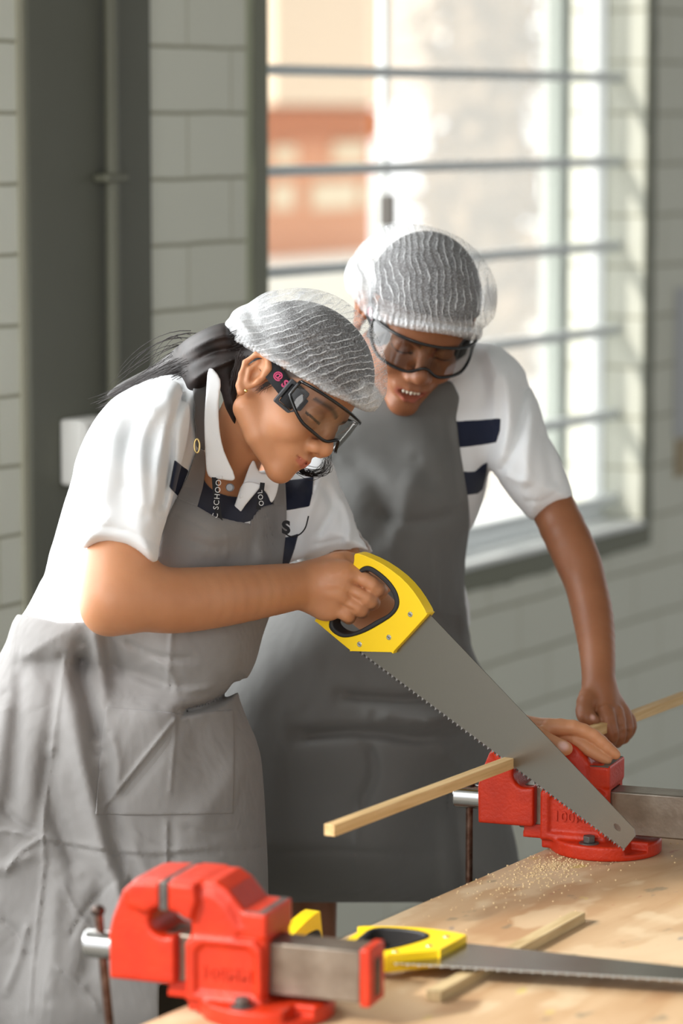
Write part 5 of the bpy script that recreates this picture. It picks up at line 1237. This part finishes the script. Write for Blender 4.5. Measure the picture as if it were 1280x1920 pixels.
# --- apron
AV2 = [(690, 700), (848, 716), (856, 780), (864, 850), (876, 930), (877, 980), (868, 1050), (867, 1120), (872, 1180), (890, 1240), (908, 1270), (925, 1360), (942, 1450), (958, 1540), (972, 1610), (970, 1692), (700, 1694), (380, 1694), (362, 1500), (366, 1300), (440, 1190), (540, 1080), (560, 900), (620, 800)]
ap2_ = infl(AV2, [(800, 800, 4.47), (700, 1100, 4.50), (700, 1400, 4.50), (900, 1600, 4.60), (600, 1600, 4.50)], [(800, 760, .06), (760, 1000, .135), (700, 1300, .16), (700, 1600, .15), (930, 1550, .10)], 130)
_pa = polyx(AV2, 2)
def ap2(c): return smin(ap2_(c), np.maximum(torso2(c) - 0.006, _pa(c)), 0.012)
f_ap2 = folds(ap2, [([(640, 1305), (700, 1310), (780, 1312), (860, 1300)], 10, -0.006), ([(560, 1380), (680, 1372), (780, 1384), (860, 1378), (900, 1350)], 12, -0.008), ([(700, 1340), (800, 1348), (890, 1330)], 16, 0.007), ([(690, 1390), (700, 1450), (670, 1520)], 12, -0.005), ([(820, 1400), (860, 1440), (900, 1500)], 12, 0.007),
    ([(800, 1140), (870, 1156)], 4, 0.002), ([(818, 1040), (820, 1140)], 4, 0.003), ([(700, 960), (780, 980), (860, 960)], 12, -0.004), ([(840, 760), (850, 860), (858, 950)], 10, -0.004), ([(670, 1500), (668, 1600), (670, 1690)], 4, 0.002), ([(850, 1500), (866, 1600), (870, 1690)], 12, -0.008), ([(820, 1480), (836, 1580), (840, 1690)], 14, 0.006), ([(500, 1600), (600, 1595), (760, 1600), (860, 1590)], 5, -0.002), ([(640, 860), (700, 900), (740, 1000)], 20, -0.006), ([(780, 860), (760, 960), (720, 1050)], 20, 0.006),
    ([(868, 1130), (872, 1200), (900, 1260)], 10, 0.004), ([(900, 1280), (850, 1340), (780, 1360)], 14, 0.007)])
def f_apron2(c):
    a = f_ap2(c); cut = (c.y - 1692) * 4.5 / FPX
    return np.maximum(np.maximum(a, cut), -(a + 0.012))
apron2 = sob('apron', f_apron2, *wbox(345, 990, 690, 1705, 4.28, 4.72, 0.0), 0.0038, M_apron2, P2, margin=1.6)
# trousers
tr2 = su(0.02, seg(W(572, 1600, 4.54), foot2 + np.array([-0.095, 0.0, 0.10]), 0.044, 0.044), seg(W(850, 1560, 4.58), foot2 + np.array([0.115, 0.08, 0.10]), 0.044, 0.044))
sob('trousers', tr2, foot2 + np.array([-0.2, -0.2, 0.05]), foot2 + np.array([0.3, 0.25, 0.78]), 0.007, M_trouser, P2, margin=1.3)
tr1 = su(0.02, seg(W(220, 1480, 4.12), foot1 + np.array([-0.08, 0.0, 0.1]), 0.07, 0.055), seg(W(290, 1480, 4.18), foot1 + np.array([0.12, 0.05, 0.10]), 0.07, 0.055))
sob('trousers', tr1, foot1 + np.array([-0.3, -0.25, 0.05]), foot1 + np.array([0.3, 0.3, 0.95]), 0.008, M_trouser, P1, margin=1.3)
# --- hair, goggles, cap
skull2 = su(0.02, off(h2.e(-8, 46, 0, 95, 82, 73), 0.0045), h2.e(6, 58, 0, 102, 88, 76))
def f_hair2(c):
    q = (c.P - h2.c.astype(np.float32)) * 1000; u = q @ h2.U.astype(np.float32); f_ = q @ h2.F.astype(np.float32)
    lim = np.where(f_ > -14, 40 + (f_ + 14) * 0.40 - u, -28 - u) * 0.001 * 0.8
    return np.maximum(skull2(c), lim)
hair2 = sob('hair', f_hair2, *wbox(620, 960, 400, 800, 4.25, 4.60, 0.0), 0.0025, M_hair, P2, margin=1.5)
goggles(h2, P2, 2)
CP2 = [(648, 540), (646, 510), (660, 478), (682, 452), (712, 428), (740, 419), (790, 428), (840, 442), (876, 462), (905, 488), (926, 520), (932, 552), (928, 590), (915, 606), (898, 612), (896, 632), (870, 630), (830, 624), (780, 618), (740, 606), (712, 598), (690, 584), (668, 562), (655, 552)]
M_net2 = net_mat('net_cap_two', tuple(cdir(1.0, 0.10, 0.0)), 700.0, 0.17, 2)
cap2 = net_cap('net_cap', CP2, [(790, 500, 4.42), (800, 610, 4.37)], [(790, 500, .115), (690, 500, .09), (900, 560, .09), (800, 620, .09)], 60, M_net2, P2,
    [([(690, 580), (740, 596), (800, 604), (860, 612), (896, 616)], 4, -0.004), ([(690, 590), (740, 606), (800, 614), (860, 622), (892, 624)], 7, 0.003), ([(670, 480), (690, 520), (690, 560)], 9, -0.004), ([(905, 500), (912, 540), (905, 590)], 6, 0.004), ([(890, 500), (898, 540), (892, 590)], 6, -0.003)],
    [(690, 586), (740, 604), (800, 612), (860, 620), (896, 624)], 20, [(665, 520, 36, .8), (700, 450, 34, .35), (920, 560, 20, .5), (760, 440, 40, .15)], (0.62, 0.1), head=h2)
